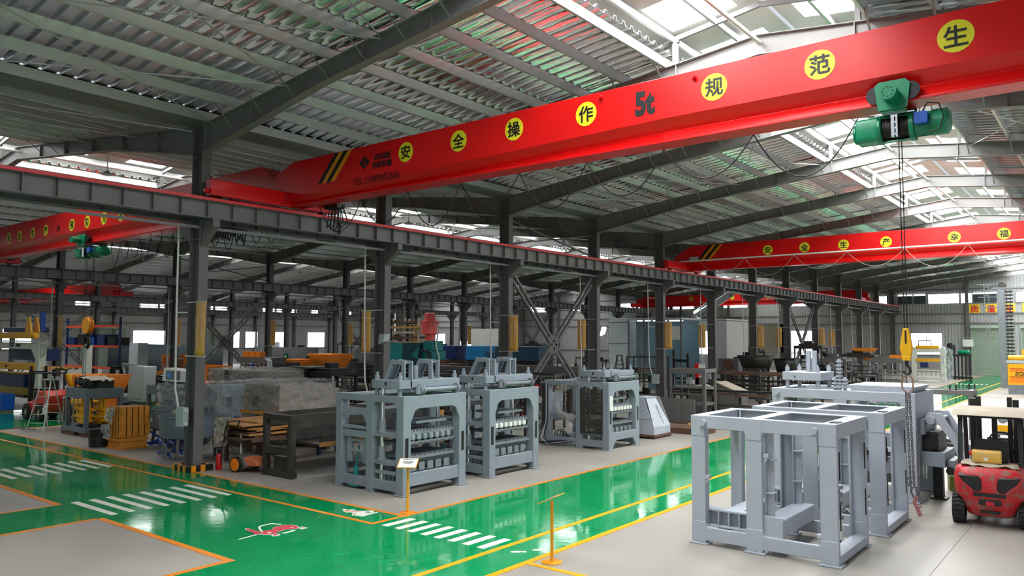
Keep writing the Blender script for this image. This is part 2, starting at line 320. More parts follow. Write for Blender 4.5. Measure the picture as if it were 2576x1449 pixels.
def rafter(k):
    a, b = VAL[k], VAL[k + 1]; r = RID[k]; m = MB()
    for e, s in ((a, -1), (b, 1)):
        x0 = e + s * .25; h = e + s * 5.4
        for p, q, d0, d1 in ((x0, h, .78, .46), (h, r, .46, .5)):
            zt0, zt1 = ztop(p, k), ztop(q, k)
            m.prism([(p, zt0), (q, zt1), (q, zt1 - d1), (p, zt0 - d0)], 'y', -.008, .008)
            m.bar((p, 0, zt0 - .01), (q, 0, zt1 - .01), .24, .02); m.bar((p, 0, zt0 - d0 + .01), (q, 0, zt1 - d1 + .01), .24, .02)
        for i in range(6):
            x = x0 + (r - x0) * i / 6; zt = ztop(x, k); m.box(x - .008, x + .008, -.11, .11, zt - (.78 - .06 * (x - x0) * s if i < 3 else .46), zt)
    fb = MB()
    for e, s in ((a, -1), (b, 1)):
        for i in range(8):
            x = e + s * (1.75 + 1.3 * i); zt = ztop(x, k); d = .74 - .32 * min(1, (1.75 + 1.3 * i) / 5.4)
            for sy in (-1, 1): fb.bar((x, sy * .1, zt - d), (x, sy * .68, zt + .05), .045, .012)
    return m, fb
for k in range(4):
    m, fb = rafter(k); o0 = None
    for j, y in enumerate(FY):
        if o0 is None:
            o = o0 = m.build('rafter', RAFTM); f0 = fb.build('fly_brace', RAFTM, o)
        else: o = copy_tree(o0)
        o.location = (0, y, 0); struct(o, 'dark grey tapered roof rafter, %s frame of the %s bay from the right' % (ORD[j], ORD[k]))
Y0, Y1 = FY[0] - .6, YB
def deck(k, s):
    e = VAL[k] if s < 0 else VAL[k + 1]; x0 = e + s * .42; x1 = RID[k] - s * 2.3
    prof = [(0, 0), (.24, 0), (.27, .1), (.36, .1)]; P = .39; n = int((Y1 - Y0) / P); z0 = ztop(x0, k) + .26; z1 = ztop(x1, k) + .26; vs = []; fs = []
    for i in range(n):
        for py, pz in prof:
            y = Y0 + i * P + py; vs += [(x0, y, z0 + pz), (x1, y, z1 + pz)]
    for i in range(len(vs) // 2 - 1): fs.append((2 * i, 2 * i + 1, 2 * i + 3, 2 * i + 2))
    m = MB().add(vs, fs); o = m.build('ceiling', FOIL, ang=.2); so = o.modifiers.new('gauge', 'SOLIDIFY'); so.thickness = .012; so.offset = 1; return struct(o, 'foil faced ribbed roof deck, %s slope of the %s bay from the right' % ('right' if s < 0 else 'left', ORD[k]))
for k in range(4):
    for s in (-1, 1):
        deck(k, s); e = VAL[k] if s < 0 else VAL[k + 1]
        for i in range(9):
            x = e + s * (.5 + 1.3 * i); z = ztop(x, k); m = MB()
            m.box(x - .035, x + .035, Y0, Y1, z + .235, z + .25); m.box(x + .028, x + .035, Y0, Y1, z + .01, z + .235); m.box(x - .035, x + .035, Y0, Y1, z, z + .01)
            struct(m.build('purlin', GALV), 'galvanised roof purlin, %s up from the valley on the %s slope of the %s bay' % (ORD[i], 'right' if s < 0 else 'left', ORD[k]))
        struct(B((e + s * .02, e + s * .42, Y0, Y1, 9.52, 9.86)).build('gutter', BEAMG))
        # raised ridge monitor over the opening
        r = RID[k]; ex = r - s * 3.3
        pm = MB(); nn = int((Y1 - Y0) / .3); arc = [(r - s * (2.55 + .62 * math.sin(t * math.pi)), 11.0 + .95 * t) for t in [i / 8 for i in range(9)]]
        vs = []; fs = []
        for i in range(nn):
            d = .04 if i % 2 else 0
            for x, z in arc: vs.append((x - s * d, Y0 + i * .3, z))
        for i in range(nn - 1):
            for j in range(8): fs.append((i * 9 + j, (i + 1) * 9 + j, (i + 1) * 9 + j + 1, i * 9 + j + 1))
        struct(pm.add(vs, fs).build('ceiling_monitor_cheek', WSHEET), 'curved white sheet closing the ridge monitor, %s side of the %s bay' % ('left' if s < 0 else 'right', ORD[k]))
        for xx, zz in ((r - s * 2.3, 11.36), (r - s * 1.15, 11.58)):
            struct(B((xx - .04, xx + .04, Y0, Y1, zz, zz + .16)).build('purlin', GALV), 'purlin of the ridge monitor, %s side of the %s bay at %s level' % ('left' if s < 0 else 'right', ORD[k], 'eaves' if zz < 11.5 else 'upper'))
        # monitor roofing: daylit translucent sheets alternate with metal ones
        def roofpiece(y0, y1, xa, xb, mt, nm):
            za = 11.97 - .13 * abs(xa - r); zb = 11.97 - .13 * abs(xb - r); m = MB()
            m.prism([(xa, za), (xb, zb), (xb, zb + .03), (xa, za + .03)], 'y', y0, y1); return struct(m.build(nm, mt))
        for j in range(len(FY) - 1):
            y = FY[j]
            for q in range(4):
                ya, yb = y + 1.7 * q, y + 1.7 * (q + 1)
                if (q + (s > 0)) % 2 == 0:
                    roofpiece(ya, yb, r - s * .06, r - s * .55, WSHEET, 'ceiling_monitor_sheet'); roofpiece(ya, yb - .02, r - s * .56, r - s * 2.3, FRP[min(k, 2) + 1], 'skylight_sheet')
                    roofpiece(ya, yb, r - s * 2.31, r - s * 3.2, WSHEET, 'ceiling_monitor_sheet')
                else: roofpiece(ya, yb, r - s * .06, r - s * 3.2, WSHEET, 'ceiling_monitor_sheet')
    m = MB(); m.cyl((RID[k], Y0, 10.82), (RID[k], Y1, 10.82), .055, 10)
    struct(m.build('ridge_tube', WPIPE), 'round white tie tube along the ridge of the %s bay' % ORD[k])
    p0 = None
    for j, y in enumerate(FY):
        m = MB()
        for s in (-1, 1):
            x = RID[k] - s * 2.25; z = ztop(x, k); m.box(x - .06, x + .06, y - .06, y + .06, z, 11.4); m.bar((x + s * .1, y, 11.42), (x - s * .85, y, 11.22), .1, .14); m.bar((x, y, 11.45), (RID[k], y, 11.78), .08, .12)
        struct(m.build('monitor_post', BEAMG), 'pair of monitor posts on the %s frame of the %s bay' % (ORD[j], ORD[k]))
# ---------------------------------------------------------------- crane runway beams, rails and bracing
def runway(x, side, row, lab):
    m = MB(); z0, z1 = 6.86, 7.34
    m.box(x - .15, x + .15, FY[0] - 1, FY[-1], z1 - .02, z1); m.box(x - .13, x + .13, FY[0] - 1, FY[-1], z0, z0 + .02); m.box(x - .006, x + .006, FY[0] - 1, FY[-1], z0, z1)
    y = FY[0] - .9
    while y < FY[-1]:
        for s in (-1, 1): m.box(x + s * .006, x + s * .125, y - .006, y + .006, z0 + .02, z1 - .02)
        y += .755
    o = struct(m.build('runway_beam', BEAMG), lab)
    struct(B((x - .035, x + .035, FY[0] - 1, FY[-1], z1, z1 + .07)).build('crane_rail', BSTEEL), 'steel crane rail on the ' + lab)
    return o
for x, nm in ((-20.1, 'nearest'), (-46.9, 'second'), (-73.7, 'third')):
    for s in (1, -1):
        runway(x + s * .56, s, nm, 'grey runway beam on the %s side of the %s column row' % ('near' if s > 0 else 'far', nm))
        c = MB().box(x + s * .56 + .15, x + s * .56 + .2, FY[0] - 1, FY[-1], 7.33, 7.41)
        if s > 0 and x > -30: tag(c.build('conductor_bar', RAILRED), 'red conductor bar along the nearest runway beam', 'conductor bar')
    m = MB()
    m.box(x + .2, x + .24, FY[0] - 1, FY[-1], 6.6, 6.68); struct(m.build('cable_track', BEAMG), 'cable track under the runway beam of the %s column row' % nm)
runway(-100.5 + .56, 1, 'wall', 'grey runway beam along the far left wall')
def laced(x, y0, y1, lab):
    m = MB(); t = .09
    for (a, b), (c, d) in (((y0, 6.4), (y1, .3)), ((y1, 6.4), (y0, .3))):
        for off in (-.17, .17):
            m.bar((x, a, b + off), (x, c, d + off), .1, .1)
        for i in range(1, 14):
            f = i / 14; yy = a + (c - a) * f; zz = b + (d - b) * f; m.bar((x, yy, zz - .2), (x, yy, zz + .2), .04, .04)
    m.box(x - .03, x + .03, (y0 + y1) / 2 - .35, (y0 + y1) / 2 + .35, 2.95, 3.75)
    for a, c in ((y0, y1), (y1, y0)): m.bar((x, a, 7.6), (x, c, 8.6), .06, .06)
    return struct(m.build('cross_brace', STEEL), lab)
for x in (-20.1, -46.9, -73.7):
    for a in (3, 8): laced(x, FY[a] + .25, FY[a + 1] - .25, 'laced steel cross brace between the %s and %s columns of the %s row' % (ORD[a], ORD[a + 1], ROWN[x]))
for k in range(3):
    for j in (0, 3, 7, 10):
        m = MB()
        for s in (-1, 1):
            e = VAL[k] if s < 0 else VAL[k + 1]
            for i in range(3):
                xa, xb = e + s * (.6 + 3.4 * i), e + s * (4.0 + 3.4 * i)
                for p, q in ((xa, xb), (xb, xa)): m.bar((p, FY[j], ztop(p, k) - .08), (q, FY[j + 1], ztop(q, k) - .08), .025)
        struct(m.build('roof_tie_rods', GALV), 'crossed thin tie rods under the roof, %s bay after the %s frame' % (ORD[k], ORD[j]))
# ---------------------------------------------------------------- outer walls
def ribwall(name, axis, c, a0, a1, z0f, z1f, mt=WALLM, pitch=.3, lab=None, sgn=1):
    vs = []; fs = []; n = int(round((a1 - a0) / pitch)); prof = ((0, 0), (.19, 0), (.22, .035), (.27, .035))
    for i in range(n + 1):
        for da, dp in prof:
            a = min(a0 + i * pitch + da, a1); p = c + sgn * dp
            for z in (z0f(a), z1f(a)): vs.append((p, a, z) if axis == 'x' else (a, p, z))
    for i in range(len(vs) // 2 - 1): fs.append((2 * i, 2 * i + 1, 2 * i + 3, 2 * i + 2))
    return struct(MB().add(vs, fs).build(name, mt, ang=.2), lab)
def ztopw(x):
    for k in range(4):
        if VAL[k + 1] <= x <= VAL[k]: return (ztop(x, k) + .3) if abs(x - RID[k]) > 2.4 else 11.9
    return 9.8
Z0 = lambda a: 0.0
ribwall('wall_back', 'y', YB, XL, XR, Z0, ztopw, sgn=-1); ribwall('wall_left', 'x', XL - .3, YF, YB, Z0, lambda a: 9.9)
ribwall('wall_front_blocker', 'y', YF, XL, -8.5, Z0, lambda a: min(ztopw(a), 11.2)); struct(B((-8.5, XR, YF - .1, YF, 6.5, 11.2)).build('wall_front_blocker_lintel', WALLM))  # unseen; added to keep sky light off the left bays, open at right
for z in (2.0, 5.4, 6.4, 9.0):
    struct(B((XL, XR, YB - .14, YB - .06, z, z + .12)).build('trim_rail', BEAMG)); struct(B((XL - .24, XL - .16, YF, YB, z, z + .12)).build('trim_rail', BEAMG))
for k, x in enumerate([6.7 - 6.55 * i for i in range(1, 16)]):
    if min(abs(x - v) for v in VAL) > 1: struct(B((x - .15, x + .15, YB - .42, YB - .14, 0, ztopw(x) - .5)).build('column', STEEL), 'wind post %s from the right on the back wall' % ORD[min(k, 13)])
WN = [0]
def window(axis, a0, a1, z0, z1, n=2, frame=True):
    WN[0] += 1; nm = 'window_%d' % WN[0]; m = MB()
    def bx(m, a, b, c, d, p0, p1):
        if axis == 'y': m.box(a, b, YB - p1, YB - p0, c, d)
        else: m.box(XL - .3 + p0, XL - .3 + p1, a, b, c, d)
    bx(m, a0, a1, z0, z1, .06, .09); o = struct(m.build(nm, WINM)); f = MB(); w = .06
    for a, b, c, d in ((a0 - w, a1 + w, z0 - w, z0), (a0 - w, a1 + w, z1, z1 + w), (a0 - w, a0, z0, z1), (a1, a1 + w, z0, z1)): bx(f, a, b, c, d, .05, .13)
    for i in range(1, n):
        x = a0 + (a1 - a0) * i / n; bx(f, x - .025, x + .025, z0, z1, .08, .12)
    if frame: f.build('window_frame', BEAMG, o)
    return o
# back wall (far end): high strips, windows, doors
for a, b in ((-70.6, -66.2), (-63.0, -61.7), (-55.3, -51.9), (-47.6, -44.0), (-39.9, -36.8), (-31.6, -29.0), (-21.6, -20.75)): window('y', a, b, 7.65, 8.55, 3)
for x0, x1, lit in ((-19.6, -18.2, 0), (-18.0, -16.9, 0), (-16.6, -13.7, 1), (-13.5, -12.5, 1), (-12.4, -11.4, 0), (-11.3, -10.3, 0), (-8.6, -5.0, 1), (-4.8, -1.0, 1), (-.5, 3.5, 1)):
    if lit: window('y', x0, x1, 7.6, 8.6, 1)
    else:
        WN[0] += 1; o = struct(B((x0, x1, YB - .11, YB - .06, 7.6, 8.5)).build('window_%d' % WN[0], FENCE))
        window('y', x0, x1, 8.5, 8.62, 1, False)
for a, b, c, d in ((-18.4, -15.4, 2.0, 4.4), (-39.6, -36.0, 1.0, 4.8), (-92.5, -88.4, 1.6, 4.4), (-85, -82.5, 2.2, 3.2), (-32.4, -28.5, 1.5, 4.7), (-81, -79, 2.2, 3.2), (-3, 1, 2, 4.4)): window('y', a, b, c, d, 2)
for a, b in ((40.7, 42.4), (48.7, 51.0), (51.3, 52.9), (58.6, 62.5), (67.0, 69.0), (69.4, 73.0), (75.8, 77), (82, 83.8)): window('x', a, b, 7.55, 8.4, 2)
for a, b in ((47.9, 52.0), (61.5, 63.2), (64.2, 66.2), (69.0, 71.6), (75.2, 78.4), (33, 36)): window('x', a, b, 2.2, 4.5, 2)
DN = [0]
def shutter(axis, a0, a1, h, lab, mt=SHUT):
    DN[0] += 1; m = MB(); n = int(h / .1)
    for i in range(n):
        z = i * .1
        if axis == 'y': m.prism([(YB - .22, z), (YB - .27, z + .03), (YB - .27, z + .08), (YB - .22, z + .1)], 'x', a0, a1)
        else: m.prism([(XL + .02, z), (XL + .07, z + .03), (XL + .07, z + .08), (XL + .02, z + .1)], 'y', a0, a1)
    o = struct(m.build('door_%d' % DN[0], mt), lab); f = MB()
    for a in (a0 - .1, a1):
        if axis == 'y': f.box(a, a + .1, YB - .32, YB - .15, 0, h + .1)
        else: f.box(XL - .05, XL + .1, a, a + .1, 0, h + .1)
    if axis == 'y': f.box(a0 - .1, a1 + .1, YB - .5, YB - .15, h, h + .35)
    else: f.box(XL - .05, XL + .3, a0 - .1, a1 + .1, h, h + .35)
    f.build('door_frame', SHUT, o); return o
shutter('y', -12.6, -8.9, 4.9, 'pale green roller shutter at the end of the green lane'); shutter('y', -8.2, -4.4, 4.9, 'pale green roller shutter behind the yellow machine')
shutter('x', 41.5, 46.8, 4.7, 'wide grey roller shutter in the left wall'); shutter('x', 55.5, 59.5, 4.7, 'second grey roller shutter in the left wall')
# ---------------------------------------------------------------- overhead cranes
def loft(m, secs):
    "secs: list of closed rings (same count)"
    n = len(secs[0]); vs = [v for s in secs for v in s]; fs = []
    for i in range(len(secs) - 1):
        for j in range(n): fs.append((i * n + j, i * n + (j + 1) % n, (i + 1) * n + (j + 1) % n, (i + 1) * n + j))
    fs += [tuple(range(n))[::-1], tuple(range(len(vs) - n, len(vs)))]
    return m.add(vs, fs)
def crane(y, ra, rb, label, chars, weight, zs=0.0, h=1.29, stripes=None, car=(-2.8, 1.5), rail_front=False, fold=None):
    r = thing('overhead_crane', label, 'crane', (0, y, zs))
    ht = 7.52 + h; hb = .35; xl = ra - .36; xr = rb + .1
    def ring(x, zt, zf, zb, k=1.0):
        return [(x, -hb, zt), (x, -hb, zf), (x, -.13, zf - .22), (x, -.26 * k, zb + .05), (x, -.26 * k, zb), (x, .26 * k, zb), (x, .26 * k, zb + .05), (x, .13, zf - .22), (x, hb, zf), (x, hb, zt)]
    f0, f1 = fold or (7.98, 7.98)
    xs = [(xl - .33, 8.32, 8.05, 8.0, .9), (xl, 8.55, f0, 7.52, 1), (xl + .75, ht, f0, 7.52, 1), (xl + 12.8, ht, f1, 7.52, 1), (xr - .75, ht, f1, 7.52, 1), (xr, 8.55, f1, 7.52, 1), (xr + .2, 8.32, 8.05, 8.0, .9)]
    gm = loft(MB(), [ring(*s) for s in xs]); gd = gm.build('girder', CRED, r, bev=.006, ang=.4)
    for x, s in ((ra, -1), (rb, 1)):
        m = rbox(MB(), x - .13, x + .13, car[0], car[1], 7.5, 7.95, .03, axis='y'); c = m.build('end_carriage', CRED, r)
        for yy in (car[0] + .45, car[1] - .45): MB().cyl((x + .1, yy, 7.55), (x - .1, yy, 7.55), .135, 16).build('wheel', BSTEEL, c)
        for yy, d in ((car[0], -1), (car[1], 1)): MB().cyl((x, yy, 7.62), (x, yy + d * .12, 7.62), .07, 10).build('buffer', CRED, c)
        for yy in (-.42, .42):
            for i in range(4): MB().cyl((x - s * .13, yy, 7.58 + .1 * i), (x - s * .16, yy, 7.58 + .1 * i), .022, 6).build('bolt', BSTEEL, c)
        mt = MB().cyl((x - s * .2, car[1] - .5, 7.75), (x - s * .62, car[1] - .5, 7.75), .11, 14); mt.build('travel_motor', BSTEEL, c)
    yf = -hb - .004
    for x, ch in chars:
        d = MB().cyl((x, -hb + .01, 8.4), (x, yf - .004, 8.4), .262, 28).build('lettering_disc', YDISC, r)
        text(ch, .37, 'character', BLACK, d, (x, yf - .006, 8.4), bold=.018)
    if weight: text(weight[0], weight[2], 'lettering_weight', BLACK, r, (weight[1], yf - .002, 8.37), bold=weight[3], sx=.8)
    for i, (a, b, w) in enumerate(stripes or []):
        for q in range(4):
            xa = a + w * q; xb = b + w * q
            MB().prism([(xa, 8.0), (xa + w, 8.0), (xb + w, ht - .02), (xb, ht - .02)], 'y', yf - .003, -hb).build('warning_stripe', (BLACK, BANDO)[q % 2], r)
    if rail_front:
        m = MB().cyl((xl + .2, -.8, 8.02), (xr - .2, -.8, 8.02), .04, 8); x = xl + .6
        while x < xr: m.bar((x, -.8, 8.02), (x, -hb, 8.05), .04); x += 2.0
        m.build('festoon_track', WPIPE if rail_front == 1 else CRED, r)
    return r
def festoon(r, x0, x1, y, z, n, drop, rad=.014, m=BLACK, name='festoon_cable'):
    w = (x1 - x0) / n; mb = MB()
    for i in range(n):
        d = drop * (.75 + .5 * random.random()); pts = []
        for k in range(13):
            t = k / 12; pts.append((x0 + w * (i + t), y, z - d * 4 * t * (1 - t)))
        mb.tube(pts, rad, 5)
    return tag(mb.build(name, m, r), kind=None)
C1 = crane(14.0, -19.54, 6.14, 'big red five tonne overhead crane across the nearest bay with phone number and maker mark', [(-14.36, '安'), (-12.52, '全'), (-10.8, '操'), (-8.84, '作'), (-5.95, '规'), (-4.0, '范'), (-1.92, '生'), (.4, '产')],
           ('5t', -7.43, .64, .05), stripes=[(-17.96, -17.22, .185)], fold=(7.72, 7.98))
yf = -.36
text('KIGEE', .21, 'maker_name', BLACK, C1, (-15.22, yf, 8.43), bold=.03, sx=1.15, shear=.15); text('科捷起重', .19, 'maker_name_small', BLACK, C1, (-15.25, yf, 8.22), bold=.018)
text('TEL:13489852666', .27, 'phone_number', BLACK, C1, (-15.48, yf, 7.86), bold=-.008, sx=.92)
m = MB()
for p in ([(-.2, 0), (-.05, .16), (-.05, -.16)], [(-.02, .21), (.07, .09), (-.02, .0)], [(-.02, -.21), (.07, -.09), (-.02, -.0)], [(.02, 0), (.11, .1), (.2, 0), (.11, -.1)]): m.prism([(-15.95 + a, 8.35 + b) for a, b in p], 'y', yf - .003, yf)
m.build('maker_mark', BLACK, C1)
for x, z in ((-8.45, 8.68), (-6.35, 8.66)): MB().cyl((x, -.35, z), (x, -.47, z), .045, 10).build('lifting_stub', CRED, C1)
festoon(C1, -19, -3.6, .5, 7.6, 8, .95); m = MB()
m.box(-18.5, -17.9, .3, .6, 7.42, 7.56)
for i in range(5): m.tube([(-18.5 + .12 * i, .5, 7.5), (-18.6 + .16 * i, .5, 6.9 - .07 * (i % 3)), (-18.45 + .2 * i, .5, 7.0), (-18.3 + .1 * i, .5, 7.5)], .018, 6)
m.build('cable_collector', BLACK, C1)
C2 = crane(40.9, -19.54, 6.14, 'red overhead crane across the nearest bay farther back with pipe and looped cable along it', [(-14.79, '安'), (-12.86, '全'), (-10.93, '生'), (-8.96, '产'), (-6.04, '幸'), (-4.09, '福')], None, h=1.4, stripes=[(-18.9, -18.1, .2)], rail_front=1)
festoon(C2, -18.5, 5, -.8, 8.0, 9, 1.0, .012, DUST); B((-19.3, -18.75, -.36, -.34, 8.0, 8.3)).build('grey_plate', LGREY, C2)
C3 = crane(14.3, -46.34, -20.66, 'red ten tonne overhead crane across the second bay at the left', [(-42.32, '安'), (-40.97, '全'), (-39.4, '生'), (-37.92, '产'), (-35.19, '预'), (-33.69, '防'), (-32.15, '为'), (-30.7, '主')], ('10t', -36.55, .36, .01), h=1.5, fold=(8.05, 8.05))
festoon(C3, -33.5, -21.5, .55, 7.55, 14, .75)
C4 = crane(33.6, -99.94, -74.26, 'red overhead crane in the farthest left bay seen end on above the dark beams', [], None)
C5 = crane(84.2, -46.34, -20.66, 'red overhead crane far away in the second bay near the back wall', [(-39.76, '安'), (-36.27, '生'), (-34.75, '产'), (-30.65, '保')], None, stripes=[(-44.6, -43.8, .2)], rail_front=2)
# hoists -----------------------------------------------------------------
def hoist(x, y, label, s=1.0, flip=False):
    r = thing('electric_hoist', label, 'hoist', (x, y, 7.52)); z = -.36
    m = MB(); rbox(m, -.62, -.26, -.22, .22, z - .22, z + .2, .09, axis='x'); m.cyl((-.3, 0, z), (-.22, 0, z), .25, 24); m.cyl((-.62, 0, z - .02), (-.68, 0, z - .02), .17, 20)
    m.build('gear_case', HGREEN, r, bev=.02)
    m = MB()
    a0, a1 = math.radians(-105), math.radians(135); pr = []
    for i in range(19):
        a = a0 + (a1 - a0) * i / 18; pr.append((.235 * math.cos(a), z + .235 * math.sin(a)))
    for i in range(18, -1, -1):
        a = a0 + (a1 - a0) * i / 18; pr.append((.215 * math.cos(a), z + .215 * math.sin(a)))
    for i in range(18):
        q = [pr[i], pr[i + 1], pr[36 - i], pr[37 - i]]; m.prism(q, 'x', -.22, .2)
    m.build('drum_cover', HGREEN, r)
    m = MB()
    for i in range(17): m.cyl((-.21 + .024 * i, 0, z), (-.19 + .024 * i, 0, z), .19, 20)
    m.cyl((-.22, 0, z), (.2, 0, z), .178, 20); m.build('rope_drum', DRUM, r)
    m = MB(); m.box(-.05, .0, -.27, -.2, z - .2, z + .17); m.box(.02, .05, -.27, -.2, z - .2, z + .17)
    for k in range(4): m.box(-.05, .05, -.275, -.235, z - .17 + .1 * k, z - .14 + .1 * k)
    m.bar((-.3, -.24, z + .19), (.3, -.24, z + .19), .02); m.build('rope_guide', CHROME, r)
    m = MB(); m.cyl((.2, 0, z), (.27, 0, z), .25, 24); m.cyl((.27, 0, z), (.52, 0, z), .19, 24)
    for i in range(20):
        a = 2 * math.pi * i / 20; m.bar((.28, .19 * math.cos(a), z + .19 * math.sin(a)), (.52, .19 * math.cos(a), z + .19 * math.sin(a)), .02)
    m.cyl((.52, 0, z), (.74, 0, z), .215, 24); m.cyl((.74, 0, z), (.78, 0, z), .215, 24, .16); m.build('hoist_motor', HGREEN, r)
    rbox(MB(), .3, .5, -.32, -.2, z - .05, z + .14, .03, axis='y').build('limit_box', BLUE, r)
    m = MB(); m.tube([(.42, -.26, z + .14), (.5, -.3, z + .27), (.66, -.27, z + .24), (.72, -.26, z + .02), (.66, -.24, z - .16), (.5, -.2, z - .2)], .013, 6); m.build('motor_cable', BLACK, r)
    t = MB()
    for sy in (-1, 1): t.prism([(-.27, .3), (-.2, .36), (.2, .36), (.27, .28), (.22, -.12), (-.22, -.12)], 'y', sy * .33, sy * .36)
    t.box(-.18, .18, -.33, .33, -.16, -.1); tr = t.build('trolley', HGREEN, r)
    for sx in (-.26, .26):
        for sy in (-1, 1): MB().lathe([(0, 0), (.15, 0), (.15, .025), (.12, .03), (.12, .12), (0, .12)], n=20).build('wheel', BSTEEL, tr).matrix_local = Matrix.Translation((sx, sy * .325, .16)) @ Matrix.Rotation(sy * math.pi / 2, 4, 'X')
    m = MB().cyl((-.02, -.36, .12), (-.02, -.58, .12), .13, 20).cyl((-.02, -.58, .12), (-.02, -.63, .12), .14, 20)
    for i in range(8):
        a = i * math.pi / 4; m.cyl((-.02 + .08 * math.cos(a), -.63, .12 + .08 * math.sin(a)), (-.02 + .08 * math.cos(a), -.645, .12 + .08 * math.sin(a)), .016, 6)
    m.build('travel_motor', HGREEN, r)
    return r
h1 = hoist(-2.86, 14.0, 'green electric hoist with blue box under the big five tonne crane girder')
h3 = hoist(-34.0, 14.3, 'green electric hoist under the ten tonne crane at the left'); h3.scale = (1.6, 1.3, 1.0)
def hookblock(x, y, z, ztop, label):
    r = thing('hook_block', label, 'hook block', (x, y, z)); m = MB()
    for sx in (-.045, .045):
        m.prism([(-.06, .86), (.06, .86), (.13, .5), (.14, .3), (.1, .06), (-.1, .06), (-.14, .3), (-.13, .5)], 'y' , sx - .012, sx + .012)
    b = m.build('cheek_plate', HOOKY, r, bev=.01)
    MB().cyl((0, -.035, .34), (0, .035, .34), .16, 24).build('sheave', HOOKY, r); B((-.1, .1, -.07, .07, 0, .12)).build('crosshead', HOOKY, r, bev=.015)
    B((-.02, .02, -.066, -.06, .45, .8)).build('slot', BLACK, r)
    m = MB(); m.cyl((0, 0, 0), (0, 0, -.14), .045, 12); m.tube([(.0, 0, -.12), (.07, 0, -.2), (.085, 0, -.28), (.03, 0, -.36), (-.05, 0, -.34), (-.085, 0, -.27)], .033, 8); m.build('hook', BSTEEL, r)
    m = MB()
    for dx in (-.035, .035): m.cyl((dx, 0, .4), (dx, 0, ztop - z), .013, 6)
    m.build('wire_rope', DRUM, r); return r
hb1 = hookblock(-2.83, 14.0, 3.27, 9.5, 'yellow hook block hanging on ropes from the big crane hoist')
hb1.scale = (.62, .62, .62)
def chain(mb, p, q, link=.07, rad=.009):
    p = Vector(p); q = Vector(q); n = max(2, int((q - p).length / (link * .72))); d = (q - p).normalized(); a = d.orthogonal().normalized(); b = d.cross(a)
    for i in range(n):
        c = p.lerp(q, (i + .5) / n); s = a if i % 2 else b; pts = [c + d * (link * .5 * math.cos(t)) + s * (link * .3 * math.sin(t)) for t in [2 * math.pi * k / 8 for k in range(9)]]; mb.tube(pts, rad, 5)
    return mb
r = thing('chain_sling', 'grey chain sling hanging from the yellow hook beside the bare frames', 'chain', (-2.83, 14.0, 2.98))
m = MB(); m.tube([(-.03, 0, .05), (-.085, 0, -.02), (-.08, 0, -.17), (0, 0, -.24), (.08, 0, -.17), (.085, 0, -.02), (.03, 0, .05)], .014, 8); m.build('shackle', mat('copper_shackle', (170, 132, 112), .4, .6), r)
m = MB()
for dx in (-.022, .022): chain(m, (dx, dx * .5, -.22), (.03 + dx * 1.2, 0, -1.75), .06, .007)
m.build('chain', CHAIN, r)
m = MB(); m.tube([(.03, 0, -1.75), (.0, 0, -1.82), (.05, 0, -1.92), (.1, 0, -1.86), (.08, 0, -1.74)], .018, 7); m.tube([(-.02, 0, -1.6), (-.06, 0, -1.66), (-.02, 0, -1.74), (.02, 0, -1.68)], .015, 7); m.build('grab_hook', CHAIN, r)
m = MB(); m.tube([(.08, 0, -1.9), (.05, 0, -2.0), (.1, 0, -2.1), (.13, 0, -2.2)], .03, 8); m.tube([(.06, 0, -2.08), (.15, 0, -2.04)], .018, 6); m.build('red_hook', mat('faded_red', (150, 96, 92), .6), r)
r = thing('hook_block', 'large orange double sheave hook block hanging in the second bay at the left', 'hook block', (-34.13, 14.3, 4.0)); m = MB()
for dy in (-.16, .1): m.lathe([(.0, -.03), (.34, -.05), (.36, -.02), (.33, 0), (.36, .02), (.34, .05), (0, .03)], n=28)
ORG = mat('sheave_orange', (232, 150, 24), .4)
m.v = [(x + (.2 if i >= len(m.v) // 2 else -.12), z, y + .1) for i, (x, y, z) in enumerate(m.v)]; 
m.v = [(x, y + (-.12 if i >= len(m.v) // 2 else .14), z) for i, (x, y, z) in enumerate(m.v)]; m.build('sheave_pair', ORG, r)
m = MB(); m.cyl((.05, 0, -.1), (.05, 0, -.4), .09, 12); m.tube([(.05, 0, -.36), (.22, 0, -.5), (.24, 0, -.66), (.1, 0, -.82), (-.1, 0, -.78), (-.16, 0, -.62)], .07, 8); m.build('hook', BSTEEL, r)
m = MB()
for dx in (-.4, -.2, .3, .42): m.cyl((dx, 0, .1), (dx, 0, 2.9), .012, 6)
m.build('wire_rope', DRUM, r)
r = thing('lifting_strap', 'grey lifting strap hanging from the orange hook block at the left', 'strap', (-34.15, 14.3, 3.2))
m = MB(); m.bar((0, 0, 0), (-.1, 0, -1.5), .12, .03); m.cyl((0, 0, .1), (0, 0, -.1), .06, 10); m.bar((-.1, 0, -1.5), (-.12, 0, -2.2), .05, .02); m.build('webbing', LGREY, r)
m = MB(); rnd = random.Random(3)
for i in range(11):
    y = 12.2 + .08 * i; d = .3 + .25 * rnd.random(); m.tube([(-20.68, y, 6.92), (-20.7, y + .02, 6.92 - d * .7), (-20.7, y + .06, 6.92 - d), (-20.72, y + .1, 6.92 - d * .7), (-20.7, y + .12, 6.92)], .02, 6)
tag(m.build('bundled_cable', BLACK), 'bundle of black cable loops hanging under the runway beam beside the front column', 'cable', kind='stuff')
